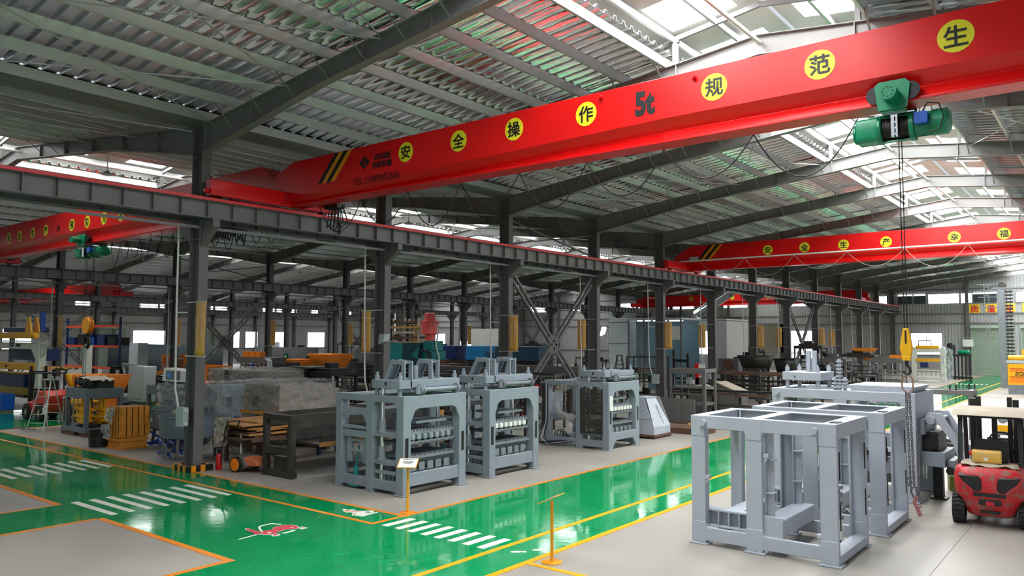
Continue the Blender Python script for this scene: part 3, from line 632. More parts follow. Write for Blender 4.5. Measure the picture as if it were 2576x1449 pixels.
# hanging lamps
l0 = None
SLN = {0: 'nearest', 1: 'second', 2: 'third', 3: 'far left'}
for k in range(4):
    for s in (-1, 1):
        for j in range(1, 13):
            if k == 0 and s > 0: continue
            x = (VAL[k] if s < 0 else VAL[k + 1]) + s * 5.85; lab = 'small white pendant lamp under the %s rafter, %s slope of the %s bay' % (ORD[j], 'near' if s < 0 else 'far', SLN[k])
            if l0 is None:
                l0 = thing('pendant_lamp', lab, 'lamp', (x, FY[j], 9.66), group='pendant lamps under the roof'); MB().cyl((0, 0, 0), (0, 0, -.62), .014, 6).build('rod', WPIPE, l0)
                MB().lathe([(.0, -.6), (.05, -.6), (.07, -.66), (.2, -.72), (.2, -.735), (0, -.735)], n=20).build('shade', WHITEP, l0)
            else: copy_tree(l0, (x, FY[j], 9.66), None, lab)
# ---------------------------------------------------------------- block making machines and bare frames
def block_machine(loc, label, W=2.4, D=2.13, H=2.27, M=MG, variant=1):
    r = thing('block_making_machine', label, 'machine', loc, group='grey block making machines'); x0 = -W; xm = -1.28; m = MB()
    def post(xa, xb, ya, yb, h=H): m.box(xa, xb, ya, yb, .03, h); m.box(xa - .03, xb + .03, ya - .03, yb + .03, 0, .035)
    for ya, yb in ((0, .24), (D - .24, D)):
        post(x0, x0 + .22, ya, yb); post(xm, xm + .24, ya, yb); post(-.24, 0, ya, yb)
        m.prism([(x0 + .2, H), (x0 + .2, H - .17), (xm - .08, H - .17), (xm, H - .27), (xm + .24, H - .27), (xm + .3, H - .17), (-.3, H - .17), (-.24, H - .24), (-.24, H)], 'y', ya, ya + .2)
        m.box(x0 + .2, -.2, ya + .02, ya + .2, .08, .3)
    for xa, xb in ((x0, x0 + .2), (xm, xm + .2)): m.box(xa, xb, .2, D - .2, H - .2, H - .02); m.box(xa, xb, .2, D - .2, .08, .26)
    a = .24; t = .06
    m.prism([(.22, H), (.22, H - .62), (.3, H - .5), (.36, H - .36), (.48, H - .3), (D - .48, H - .3), (D - .36, H - .36), (D - .3, H - .5), (D - .22, H - .62), (D - .22, H)], 'x', -.07, .0)
    if variant == 3: m.prism([(.02, .0), (.2, .0), (.45, .3), (D - .45, .3), (D - .2, .0), (D - .02, .0), (D - .02, .55), (.02, .55)], 'x', -.08, 0.005)
    else: m.box(-.1, -.02, .22, D - .22, .2, .5); m.box(-.2, -.02, .22, D - .22, .2, .26)
    m.build('frame', M, r, bev=.012)
    for ya, yb in ((.06, .16), (D - .17, D - .07)): P('post_slot', BLACK, r, (-.01, .006, ya, yb, .85, 1.32))
    c = MB()   # bed, vibrating table and mould carrier
    c.box(-1.02, -.3, .05, D - .1, .44, .52); c.box(-1.04, -.26, .04, D - .1, .66, .76)
    for i in range(5): c.box(-.9 + .14 * i, -.87 + .14 * i, .12, .16, .1, .45)
    c.build('bed_frame', M, r, bev=.008)
    for i in range(5):
        y = .45 + i * .28; MB().cyl((-.12, y, .62), (-.85, y, .62), .055, 12).box(-.16, -.12, y - .09, y + .09, .52, .7).build('vibrator', MGD, r)
    m = MB(); m.box(-1.0, -.1, .3, D - .3, .8, .86)
    for i in range(9): m.box(-1.0, -.1, .34 + i * .17, .36 + i * .17, .86, .9)
    m.build('table', MGD, r)
    m = MB(); m.box(-1.05, -.15, .28, D - .28, 1.12, 1.16); m.box(-1.05, -.15, .28, D - .28, 1.36, 1.42); m.box(-.17, -.13, .28, D - .28, 1.16, 1.2)
    for i in range(8): m.bar((-.13, .32 + i * .2, 1.14), (-.13, .47 + i * .2, 1.24), .02, .03)
    for i in range(14): m.box(-.2, -.16, .3 + i * .11, .34 + i * .11, 1.42, 1.47)
    m.build('mould_carrier', MGD, r)
    for i in range(7): B((-.2, -.1, .36 + i * .2, .48 + i * .2, 1.24, 1.36)).build('tamper_block', WHITEP if variant != 1 else M, r, bev=.01)
    B((-1.0, -.2, .6, D - .5, 1.6, 1.66)).build('tamper_plate', M, r)
    for x in (-.84, -.26):
        for y in (.12, D - .14): MB().cyl((x, y, .1), (x, y, H + .3), .055, 14).build('guide_rod', CHROME, r)
    for x in (-.84, -.26):
        m = MB()
        for z in (.76, 1.4): m.cyl((x, .12, z), (x, .12, z + .3), .085, 14); m.cyl((x, .12, z), (x, .12, z + .04), .12, 14)
        m.build('rod_sleeve', M, r)
    B((-1.04, -.1, .02, .3, 1.3, 1.4)).build('lift_plate', M, r, bev=.01)
    # press head on top
    m = MB(); rbox(m, -1.1, -.12, -.02, .4, H + .16, H + .36, .03); rbox(m, -.5, -.12, .3, D - .1, H + .18, H + .36, .03); rbox(m, -1.1, -.7, .3, D - .1, H + .18, H + .36, .03)
    m.build('press_head', M, r, bev=.01)
    B((-.62, -.56, -.028, -.018, H + .24, H + .31)).build('lifting_slot', BLACK, r)
    for x in (-1.0, -.22):
        for y in (.08, D - .2): MB().cyl((x, y, H + .36), (x, y, H + .46), .06, 8).cyl((x, y, H + .46), (x, y, H + .54), .035, 8).cyl((x, y, H), (x, y, H + .37), .05, 8).build('tie_nut', M, r)
    m = MB(); m.cyl((-.05, .55, H + .13), (-.05, 1.85, H + .13), .055, 14)
    for y in (.55, .62, 1.82): m.cyl((-.05, y - .02, H + .13), (-.05, y + .02, H + .13), .12, 16)
    m.bar((-.1, .42, H + .1), (-.45, .3, H + .2), .09, .05); m.bar((-.1, 1.88, H + .1), (-.35, 1.7, H + .2), .09, .05); m.cyl((-.05, .5, H + .04), (-.05, .5, H + .22), .07, 8)
    m.build('synchronising_shaft', M if variant == 1 else MGD, r)
    if variant != 3:
        for y0, x1 in ((.35, -.95), (1.3, -1.0)):
            g = MB(); w = .045
            for y in (y0 - .12, y0 + .12): g.prism([(x1 + .0, H + .34), (x1 + .13, H + .34), (x1 + .33, H + .72), (x1 + .62, H + .72), (x1 + .62, H + .36), (x1 + .74, H + .36), (x1 + .74, H + .8), (x1 + .28, H + .84)], 'y', y - .02, y + .02)
            g.bar((x1 + .3, y0, H + .78), (x1 + .68, y0, H + .76), .24, .03); g.bar((x1 + .07, y0, H + .38), (x1 + .3, y0, H + .8), .24, .03, up=(1, 0, 0)); g.build('gooseneck_bracket', M, r, bev=.006)
        MB().cyl((-.55, .9, H), (-.55, .9, H + .68), .065, 14).build('hydraulic_cylinder', M, r)
    # left bay: feeder drive, jack and cross members
    m = MB()
    if variant != 3:
        m.prism([(x0 + .2, H - .34), (x0 + .2, H - .56), (xm - .16, H - .5), (xm, H - .74), (xm, H - .34)], 'y', .02, .1)
        m.box(x0 + .2, xm, .04, .12, 1.42, 1.5); m.box(x0 + .2, xm, .04, .14, 1.22, 1.38); m.box(x0 + .2, xm, .3, .36, .58, .7)
        m.box(x0 + .3, x0 + .46, .1, .18, .6, 1.22); m.box(xm - .22, xm - .06, .1, .18, .6, 1.22); m.box(x0 + .4, xm - .2, .1, .14, 1.1, 1.16); m.box(x0 + .4, xm - .2, .1, .14, .86, .92)
        m.build('feeder_bracket', M, r, bev=.008)
        MB().cyl((x0 + .62, .14, .08), (x0 + .62, .14, .5), .06, 12).cyl((x0 + .62, .14, .5), (x0 + .66, .2, 1.0), .02, 8).box(x0 + .45, x0 + .8, .02, .3, .04, .1).build('lifting_jack', TEAL, r)
        B((x0 + .1, xm + .1, .4, D - .3, H - .5, H - .44)).build('feed_tray', M, r)
    else:
        m.box(x0 + .2, xm, .05, .12, 1.0, 1.08); m.build('feeder_bracket', M, r)
        B((xm + .2, -.22, -.03, -.02, .5, H - .22)).build('guard_screen', GUARD, r)
        m = MB(); m.box(xm + .2, xm + .24, -.04, -.01, .5, H - .2); m.box(-.26, -.22, -.04, -.01, .5, H - .2)
        for z in (.5, 1.2, 1.55, H - .4): m.box(xm + .2, -.22, -.045, -.015, z, z + .03)
        m.build('guard_frame', DSTEEL, r)
        m = MB(); m.tube([(xm + .1, -.03, H - .02), (x0 + .75, -.1, H - .3), (x0 + .62, -.12, 1.5), (x0 + .72, -.1, 1.1), (xm - .12, -.08, .98), (xm, -.06, .92)], .13, 10); m.build('wrapped_hose', FILMD, r)
        for i in range(5): MB().tube([(x0 - .05 + .06 * i, -.04, H - .1), (x0 + .0 + .05 * i, -.07, 1.5), (x0 + .02 + .05 * i, -.1, .8), (x0 - .3 + .1 * i, -.15, .25), (x0 - .4 + .2 * i, -.1, .05), (xm - .5 + .1 * i, -.05, .2)], .018, 6).build('hose', (BLACK, LGREY)[i == 3], r)
        B((-.02, .01, .06, .26, 1.28, 1.75)).build('paper_sheet', WHITEP, r)
        B((xm - .45, xm - .05, .3, .6, .8, 1.1)).build('valve_block', MGD, r); MB().cyl((xm - .2, .0, .75), (xm - .2, -.03, .75), .09, 14).build('dial', WHITEP, r)
        m = MB()
        for i in range(4): m.tube([(x0 + .3 + .12 * i, .1, .1), (x0 + .45 + .1 * i, .1, .5), (x0 + .7, .15, .55 - .08 * i), (xm - .2, .2, .15)], .016, 6)
        m.build('hose_tangle', BLACK, r)
        m = MB(); m.prism([(x0 - .25, .75), (x0 - .2, .75), (x0 - .05, 1.0), (x0 - .02, 1.75), (x0 - .08, 1.75), (x0 - .25, 1.4)], 'y', .2, 1.2); m.build('side_hopper', M, r)
    return r
M1 = block_machine((-12.98, 12.38, 0), 'grey block making machine nearest the corner of the walkway, behind the small sign post')
M2 = block_machine((-13.02, 15.48, 0), 'second grey block making machine, standing behind the corner one, with white tamper blocks', variant=2)
M3 = block_machine((-13.2, 21.68, 0), 'grey block making machine with dark guard screen and clear wrapped hose', W=2.6, D=2.0, H=2.2, variant=3)
def bare_frame(loc, label, W=2.5, D=1.82, H=2.25, M=MG2):
    r = thing('bare_machine_frame', label, 'machine frame', loc, group='bare grey machine frames'); m = MB(); xm = -W + 1.0
    px = [(-W, -W + .26), (xm, xm + .28), (-.27, 0)]
    for ya, yb, yc in ((0, .07, .17), (D - .07, D, D - .17)):
        y0, y1 = min(ya, yc), max(yb, yc)
        for xa, xb in px:
            m.box(xa, xb, ya, yb, .02, H); xi = xb - .03 if xa < -W + .1 else xa
            m.box(xi, xi + .03, y0, y1, .02, H)
            m.box(xa - .04, xb + .04, y0 - .04, y1 + .04, 0, .03)
            m.box(xa, xb + .0, ya - .008, yb + .008, 0.03, .4); m.box(xa, xb, ya - .008, yb + .008, H - .36, H)
        m.box(-W + .2, -.2, ya, yb, H - .22, H); m.box(-W + .2, -.2, ya, yb, .08, .3); m.box(-W + .2, -.2, y0, y1, H - .02, H)
        for xa, xb, s in ((-W + .26, 0, 1), (xm, 0, -1), (xm + .28, 0, 1), (-.27, 0, -1)):
            for zz, q in ((H - .22, -1), (.3, 1)): m.prism([(xa, zz), (xa + s * .07, zz), (xa + s * .02, zz + q * .02), (xa, zz + q * .07)][::s * q or 1], 'y', ya, yb)
    for xa, xb in ((-W, -W + .2), (xm + .02, xm + .24), (-.25, -.0)):
        m.box(xa, xb, .07, D - .07, H - .06, H); m.box(xa, xa + .03, .07, D - .07, H - .24, H); m.box(xb - .03, xb, .07, D - .07, H - .24, H)
    m.box(-.24, 0, .07, D - .07, .03, .17); m.box(-W, -W + .2, .07, D - .07, .03, .17)
    # inner pillar channels of the right hand bay
    for y in (.1, D - .3):
        m.box(xm + .28, xm + .3, y, y + .2, .5, H - .2); m.box(xm + .3, xm + .42, y + .09, y + .11, .5, H - .2)
        for z in (.5, 1.0, 1.55): m.box(xm + .28, xm + .44, y, y + .2, z, z + .025)
    m.build('frame', M, r, bev=.01)
    m = MB(); z0 = .34
    m.box(-W + .22, xm + .02, .12, .3, z0 + .24, z0 + .28); m.box(-W + .22, xm, .26, .3, z0, z0 + .26); m.box(-W + .22, xm + .05, .1, .3, z0 - .03, z0)
    for i in range(5): m.box(-W + .24 + .19 * i, -W + .26 + .19 * i, .12, .3, z0, z0 + .25)
    m.box(-W + .5, -W + .8, .3, D - .12, z0 + .02, z0 + .26); m.build('left_crossmember', M, r, bev=.008)
    m = MB(); rbox(m, xm + .24, xm + .6, .08, D - .08, z0 - .02, z0 + .26, .02, axis='y'); m.box(xm + .2, xm + .6, .06, .1, z0 - .1, z0 + .3); m.build('middle_crossmember', M, r, bev=.012)
    for x, y in ((-W + .24, -.02), (-.34, -.02)): MB().cyl((x, y + .02, H - .12), (x, y - .05, H - .12), .06, 16).build('bolt', M, r)
    for x, z in ((-W + .28, 1.15), (xm + .34, 1.62), (-.3, .42)): m = MB(); m.box(x - .03, x + .06, -.01, .09, z, z + .06); m.prism([(x - .02, z), (x + .05, z), (x, z - .09)], 'y', .0, .03); m.build('latch', M, r)
    for y in (.16, D - .14):
        for z in (.55, 1.35): P('slot', BLACK, r, (-.012, .004, y - .012, y + .012, z, z + .45))
    B((-.16, -.02, .2, .42, H + .002, H + .02)).build('top_cover_slot', BLACK, r)
    return r
F1 = bare_frame((-3.68, 12.97, 0), 'empty pale grey machine frame standing nearest in the right foreground')
F2 = bare_frame((-3.56, 15.56, 0), 'empty pale grey machine frame right behind the foremost empty frame')
r = thing('hanging_weight', 'small grey bottle shaped fitting hanging inside the second empty frame', 'fitting', (-4.12, 17.05, .72)); m = MB().lathe([(0, 0), (.06, .0), (.11, .05), (.12, .1), (.09, .2), (.05, .32), (.035, .5), (0, .52)], n=18); m.build('body', CHAIN, r); MB().cyl((0, 0, .5), (0, 0, .8), .012, 6).build('rod', CHAIN, r)
r = thing('rod_stack', 'stack of pale round discs and rod standing inside the front empty frame', 'machine part', (-4.05, 14.25, .0)); m = MB()
m.cyl((0, 0, 0), (0, 0, 1.0), .05, 10)
for i in range(5): m.cyl((0, 0, .5 + .13 * i), (0, 0, .56 + .13 * i), .1, 16)
m.build('disc_stack', MGD, r); MB().cyl((0, 0, .15), (0, 0, .5), .08, 16).build('white_tube', WHITEP, r)
# complete machine behind
r = thing('block_making_machine', 'pale grey complete block machine with swinging arms behind the empty frames', 'machine', (-3.72, 19.1, 0), group='grey block making machines'); W, D, H = 3.2, 2.1, 2.42; m = MB()
for xa, xb in ((-W, -W + .28), (-1.75, -1.45), (-.3, 0)):
    for ya, yb in ((0, .26), (D - .26, D)): m.box(xa, xb, ya, yb, .02, H - .02); m.box(xa - .04, xb + .04, ya - .03, yb + .03, 0, .04)
for ya in (0, D - .2): m.box(-W, 0, ya, ya + .2, H - .22, H); m.box(-W, 0, ya, ya + .2, .1, .32); m.box(-1.5, -.2, ya, ya + .1, H - .42, H - .38)
for i in range(7): m.box(-1.4 + .2 * i, -1.38 + .2 * i, .02, .1, H - .4, H - .2)
for xa in (-W, -1.7, -.25): m.box(xa, xa + .24, .1, D - .1, H - .2, H)
m.box(-.06, 0, .2, D - .2, H - .6, H - .06); m.build('frame', MG2, r, bev=.012)
MB().cyl((-W + .14, 0, H - .11), (-W + .14, -.06, H - .11), .06, 16).build('bolt', MG2, r)
m = MB(); m.box(-W + .25, -1.6, .04, .12, 1.35, 1.42); m.box(-1.45, -.3, .06, .16, 1.2, 1.5); m.box(-1.45, -.3, .1, .2, .6, .95); m.box(-1.2, -1.15, .04, .1, .2, 1.3); m.box(-.8, -.75, .04, .1, .2, 1.3); m.box(-W + .2, -.3, .3, D - .3, .95, 1.05); m.build('mould_carrier', MG, r)
for i in range(5): B((-1.4 + .22 * i, -1.25 + .22 * i, .0, .06, .98, 1.16)).build('mould_cavity', BSTEEL, r)
m = MB(); rbox(m, -W + .22, -W + 1.15, .1, 1.2, H + .2, H + .4, .03); m.build('press_head', MG2, r, bev=.012)
for x, y in ((-W + .32, .2), (-W + 1.05, .2), (-W + .32, 1.1), (-W + 1.05, 1.1)): MB().cyl((x, y, H), (x, y, H + .41), .05, 10).cyl((x, y, H + .4), (x, y, H + .52), .055, 8).cyl((x, y, H + .52), (x, y, H + .57), .03, 8).build('tie_nut', MG2, r)
for x in (-W + .68, -W + .82): B((x, x + .1, .5, .62, H + .4, H + .92)).build('head_post', MG2, r, bev=.01)
B((-W + .52, -W + .545, .094, .1, H + .26, H + .31)).build('lifting_slot', BLACK, r)
for j, (x, n) in enumerate(((-1.62, 8), (-1.72, 3), (-1.5, 3))):
    m = MB(); m.cyl((x, .1, H), (x, .1, H + .06 + .085 * n), .04, 10)
    for i in range(n): m.cyl((x, .1, H + .06 + .085 * i), (x, .1, H + .1 + .085 * i), .075, 12)
    m.build('spring_post', MG2, r)
m = MB(); m.prism([(-1.35, H + .0), (-.1, H), (.0, H + .14), (-1.45, H + .14)], 'y', .1, 1.7); m.box(-1.3, -.2, .2, 1.6, H + .141, H + .15); m.build('hopper_tray', MG2, r, bev=.008)
for y0 in (.5, 1.35):
    m = MB(); pr = [(.02, 1.72), (.2, 1.98), (.55, 1.98), (.95, 1.45), (1.12, .9), (1.0, .84), (.82, 1.32), (.48, 1.72), (.3, 1.72), (.1, 1.55)]
    pr = [(x * .78, z) for x, z in pr]; m.prism(pr, 'y', y0 - .035, y0 + .035); m.cyl((.22, y0 - .09, 1.82), (.22, y0 + .09, 1.82), .1, 16); m.cyl((.82, y0 - .08, .9), (.82, y0 + .08, .9), .06, 12); m.build('swing_arm', MG2, r, bev=.008)
m = MB().cyl((.82, .5, .9), (.82, 1.35, .9), .05, 12).cyl((.4, .5, 1.85), (.4, 1.35, 1.85), .04, 12); m.build('arm_shaft', MG2, r)
m = MB(); m.box(.0, .5, .35, 1.6, .8, 1.12); m.box(.5, .66, .5, 1.4, .75, .95); m.box(.0, .12, .25, 1.7, 1.5, 1.85); m.build('feeder_box', MG, r, bev=.01)
m = MB(); m.box(.02, .35, .5, 1.5, 1.1, 1.55); m.cyl((.2, .4, 1.3), (.2, 1.6, 1.3), .14, 14); m.cyl((.58, .45, .72), (.58, 1.45, .72), .09, 12); m.build('feeder_drive', BSTEEL, r)
m = MB(); m.box(.15, .35, .9, 1.1, 0, .8); m.box(.1, .42, .85, 1.2, 0, .04); m.build('stand', BSTEEL, r)
for y in (.3, 1.5): MB().cyl((-.12, y, .35), (-.12, y, 2.1), .045, 12).build('guide_rod', CHROME, r)
r = thing('crate', 'olive plastic crate on the floor beside the complete block machine', 'crate', (-3.3, 21.5, 0), .3); m = MB()
for b in ((-.2, .2, -.18, .18, 0, .03), (-.2, .2, -.18, -.15, 0, .36), (-.2, .2, .15, .18, 0, .36), (-.2, -.17, -.18, .18, 0, .36), (.17, .2, -.18, .18, 0, .36)): m.box(*b)
m.build('body', mat('olive_plastic', (136, 140, 60), .5), r, bev=.01); B((-.1, .02, -.186, -.181, .16, .28)).build('sticker', WHITEP, r)
# sloped grey chute
r = thing('discharge_chute', 'pale grey sloped sheet metal chute standing on a pallet beside the guarded machine', 'chute', (-13.5, 25.3, 0)); m = MB()
m.prism([(0, .14), (0, .42), (-.45, 1.45), (-.85, 1.45), (-1.1, 1.4), (-1.1, .14)], 'y', 0, .02); m.prism([(0, .14), (0, .42), (-.45, 1.45), (-.85, 1.45), (-1.1, 1.4), (-1.1, .14)], 'y', 1.25, 1.27)
m.bar((0, .64, .28), (-.0, .63, .28), .01); m.box(-.02, 0, 0, 1.27, .14, .42); vs = [(0, 0, .42), (0, 1.27, .42), (-.45, .95, 1.45), (-.45, .25, 1.45)]; m.add(vs, [(0, 1, 2, 3)]); m.box(-.85, -.42, .2, 1.0, 1.44, 1.47)
m.build('chute_body', MG2, r)
m = MB(); m.bar((-.03, .8, .5), (-.3, .72, 1.2), .03); m.box(-1.12, -.05, -.02, .02, .7, .74); m.build('edge_bars', MG2, r)
B((-1.15, .05, -.05, 1.3, .06, .13), (-1.1, -.98, -.02, 1.28, 0, .06), (-.1, .02, -.02, 1.28, 0, .06)).build('pallet_base', RUST, r)
# sign posts
def signpost(loc, rz, label):
    r = thing('sign_post', label, 'sign', loc, rz); MB().lathe([(0, 0), (.17, 0), (.17, .012), (.15, .02), (0, .022)], n=28).build('base', BANDO if loc[0] > -9 else YLINE_DIM, r)
    MB().cyl((0, 0, .02), (0, 0, .98), .026, 14).build('pole', YLINE, r)
    m = MB(); m.prism([(-.16, .94), (.14, 1.08), (.135, 1.092), (-.165, .952)], 'x', -.2, .2); b = m.build('sign_board', YLINE, r)
    m = MB(); m.prism([(-.155, .955), (.125, 1.0857), (.125, 1.091), (-.155, .96)], 'x', -.185, .185); m.build('sign_face', WHITEP, b)
    m = MB()
    for i, (a, w) in enumerate(((.0, .12), (.3, .1), (.45, .13), (.6, .08))):
        y = .09 - .22 * a; z = .962 + (y + .155) * .466; m.bar((-w, y, z + .0035), (w, y, z + .0035), .018, .002)
    m.build('sign_print', BEAMG, b); return r
signpost((-11.78, 11.38, 0), .6, 'yellow sign post with tilted white plate at the corner in front of the machine'); signpost((-7.4, 10.38, 0), -1.396, 'yellow sign post seen from behind its tilted plate in the right foreground')
# ---------------------------------------------------------------- left hand cluster
# column trim
for j in (1, 2, 3, 4, 5, 6, 7, 8, 9, 10, 11, 12):
    y = FY[j]
    if j == 1:
        r = thing('column_kerb', 'black and yellow striped kerb around the foot of the front column', 'kerb', (-20.1, y, 0)); n = 0
        for x0, x1, y0, y1, nn, ax in ((-.42, .42, -.36, -.27, 6, 'x'), (-.42, .42, .27, .36, 6, 'x'), (-.42, -.33, -.27, .27, 4, 'y'), (.33, .42, -.27, .27, 4, 'y')):
            for i in range(nn):
                if ax == 'x': bb = (x0 + (x1 - x0) * i / nn, x0 + (x1 - x0) * (i + 1) / nn, y0, y1, 0, .16)
                else: bb = (x0, x1, y0 + (y1 - y0) * i / nn, y0 + (y1 - y0) * (i + 1) / nn, 0, .16)
                P('block', (BANDO, BLACK)[i % 2], r, bb)
    w = 'front' if j == 1 else ORD[j - 1]
    m = MB(); m.tube([(-.62, -.28, 6.8), (-.6, -.28, 4.5), (-.55, -.27, 2.2), (-.38, -.24, 1.6)], .028, 8); c = thing('conduit', 'white conduit pipe down the %s column of the nearest row' % w, 'pipe', (-20.1, y, 0)); m.build('pipe', WPIPE, c)
    cl = MB()
    for z in (5.9, 4.3): cl.bar((-.6, -.27, z), (-.27, -.12, z), .05, .03)
    cl.build('clips', WPIPE, c)
    b = thing('junction_box', 'pale junction box low on the %s column of the nearest row' % w, 'electrical box', (-20.1, y, 0))
    rbox(MB(), -.4, -.02, -.31, -.15, 1.18, 1.7, .03, axis='y').build('case', LGREY, b)
    k = MB()
    for z in (1.26, 1.62): k.cyl((-.02, -.24, z), (.02, -.24, z), .045, 10)
    k.build('latches', WHITEP, b)
    if j < 11:
        bn = thing('banner', 'yellow hanging banner with pale lettering on the %s column of the nearest row' % w, 'banner', (-20.1, y, 0), group='yellow banners on the columns')
        s = 1 if j % 2 else -1; m = MB(); nz = 12; vs = []
        for i in range(nz + 1):
            for q in range(4): vs.append((s * (.57 - s * .24) + .16 * q, -.22 + .004 * math.sin(i * .9 + q), 4.55 - 1.42 * i / nz - (.03 * math.sin(q) if i == nz else 0)))
        m.add(vs, [(i * 4 + q, i * 4 + q + 1, i * 4 + q + 5, i * 4 + q + 4) for i in range(nz) for q in range(3)]); sh = m.build('sheet', BANNER, bn); so = sh.modifiers.new('cloth', 'SOLIDIFY'); so.thickness = .006
        m = MB(); rnd = random.Random(j)
        for xx, za, n in ((s * .57 + .1, 4.4, 10), (s * .57 - .1, 4.15, 11)):
            for i in range(n):
                z = za - .085 * i; m.box(xx - .03, xx + .03, -.245, -.238, z, z + .012); m.box(xx - .03 + .02 * rnd.random(), xx + .03, -.245, -.238, z + .025, z + .037); m.box(xx - .006, xx + .006, -.245, -.238, z - .01, z + .05)
        m.build('lettering', PINKT, bn)
        for z in (4.57, 3.1): MB().bar((-.2 * s, -.2, z), (.84 * s, -.22, z), .025).build('bracket', WPIPE, bn)
for j in (2, 3, 4, 5, 6, 7):
    y = FY[j]; w = ORD[j - 1]
    c = thing('conduit', 'white conduit pipe running down the %s column of the second row' % w, 'pipe', (-46.9, y, 0)); m = MB(); m.tube([(-.5, -.2, 6.7), (-.45, -.2, 3.5), (-.35, -.2, .9)], .035, 6); m.bar((-.5, -.2, 5.9), (-.1, -.15, 5.9), .04); m.bar((-.42, -.2, 3.0), (-.1, -.15, 3.0), .04); m.build('pipe', WPIPE, c)
    bn = thing('banner', 'narrow yellow banner on the %s column of the second row' % w, 'banner', (-46.9, y, 0), group='yellow banners on the columns'); P('sheet', BANNER, bn, (.62, 1.12, -.24, -.215, 3.1, 4.75)); P('bracket', WPIPE, bn, (.2, 1.14, -.24, -.205, 4.76, 4.79)); P('bracket', WPIPE, bn, (.2, 1.14, -.24, -.205, 3.05, 3.08))
r = thing('flood_light', 'pale flood light on a short arm on the second column of the nearest row', 'lamp', (-19.62, 17.76, 3.55)); m = MB(); m.prism([(-.12, -.15), (.14, -.05), (.2, .2), (-.06, .2)], 'y', -.16, .1); m.build('lamp_head', LGREY, r); P('arm', BSTEEL, r, (-.3, .0, -.02, .03, -.12, -.07))
r = thing('fire_extinguisher', 'red fire extinguisher on the floor beside the front column', 'extinguisher', (-19.55, 11.75, 0)); MB().lathe([(0, 0), (.075, 0), (.08, .02), (.08, .36), (.06, .42), (.03, .45), (0, .45)], n=18).build('cylinder', EXTR, r)
MB().box(-.02, .02, -.02, .02, .45, .5).bar((-.02, 0, .5), (.1, 0, .53), .02).bar((-.02, 0, .47), (.09, 0, .46), .02).build('valve_handle', BSTEEL, r); MB().tube([(.03, 0, .47), (.12, 0, .42), (.12, .01, .15)], .012, 6).build('hose', BLACK, r)
# mixer pans on blue chassis
BLUEC = mat('chassis_blue', (26, 70, 170), .4)
def mixer(loc, rz, label):
    r = thing('concrete_pan_mixer', label, 'mixer', loc, rz, 'grey pan mixers on blue legs')
    MB().lathe([(0, .6), (.82, .6), (.85, .64), (.87, 1.2), (.895, 1.21), (.895, 1.24), (.86, 1.24), (.84, .68), (0, .64)], n=40).build('pan', mat('pan_grey' + str(len(MATS)), (112, 122, 132), .45, var=.06), r)
    MB().cyl((0, 0, .6), (0, 0, 1.05), .12, 16).bar((-.8, 0, .8), (.8, 0, .8), .05, .25).bar((0, -.8, .8), (0, .8, .8), .05, .25).build('paddle', RUST, r)
    for x, y in ((-.45, -.4), (.45, -.4), (-.45, .4), (.45, .4)): MB().bar((x * 1.3, y * 1.3, .62), (x * 1.5, y * 1.4, .02), .07).build('leg', STEEL, r)
    m = MB(); m.bar((-.75, -.3, .08), (.4, -.3, .42), .06); m.bar((-.75, .3, .08), (.4, .3, .42), .06); m.bar((-.75, -.3, .08), (-.75, .3, .08), .06); m.bar((-.2, -.3, .02), (-.2, -.3, .42), .05); m.bar((-.5, -.3, .35), (.3, -.3, .12), .05); m.box(-.3, .2, -.25, .25, .34, .46); m.bar((-.75, 0, .08), (-1.1, -.3, .03), .06); m.bar((-.6, -.7, .05), (.5, -.7, .55), .05); m.bar((-.6, -.7, .5), (.5, -.7, .1), .05); m.bar((-.75, -.7, .1), (.5, -.7, .12), .05); m.build('chassis', BLUEC, r)
    for y in (-.82, .82):
        m = MB(); pts = [(.3 + .23 * math.cos(t), y, .25 + .23 * math.sin(t)) for t in [2 * math.pi * i / 24 for i in range(25)]]; m.tube(pts, .022, 6)
        for i in range(6):
            t = i * math.pi / 3; m.bar((.3, y, .25), (.3 + .22 * math.cos(t), y, .25 + .22 * math.sin(t)), .035, .02)
        m.cyl((.3, y * .8, .25), (.3, y + .04, .25), .05, 10); m.build('wheel', MGD, r)
    return r
mixer((-22.55, 12.55, 0), -.2, 'grey pan mixer with a beige bag in it, right beside the front column'); mixer((-25.1, 13.62, 0), .15, 'grey pan mixer farther left of the two, next to the wooden crates')
r = thing('bag', 'crumpled beige bag lying in the right hand pan mixer', 'bag', (-22.7, 12.3, 1.14)); m = MB()
for i in range(9):
    for j in range(8):
        a, b = math.pi * i / 8, 2 * math.pi * j / 8; q = 1 + .3 * math.sin(3 * a + 2 * j) * math.sin(a); m.v.append((.26 * q * math.sin(a) * math.cos(b), .18 * q * math.sin(a) * math.sin(b), .15 + .15 * q * math.cos(a)))
m.f = [(i * 8 + j, i * 8 + (j + 1) % 8, (i + 1) * 8 + (j + 1) % 8, (i + 1) * 8 + j) for i in range(8) for j in range(8)]; m.build('sack', CLOTH, r)
r = thing('plastic_bucket', 'black plastic bucket standing on the floor left of the wooden crates', 'bucket', (-26.75, 11.72, 0)); MB().lathe([(0, 0), (.3, 0), (.32, .5), (.34, .52), (.31, .52), (.28, .03), (0, .03)], n=28).build('tub', BSTEEL, r); MB().lathe([(.31, .27), (.325, .27), (.327, .3), (.312, .3)], n=28).build('band', RUST, r)
r = thing('plastic_bucket', 'low black tub half hidden between the bucket and the crates', 'bucket', (-26.8, 12.35, 0)); MB().lathe([(0, 0), (.22, 0), (.25, .28), (.23, .28), (.2, .03), (0, .03)], n=24).build('tub', BSTEEL, r)
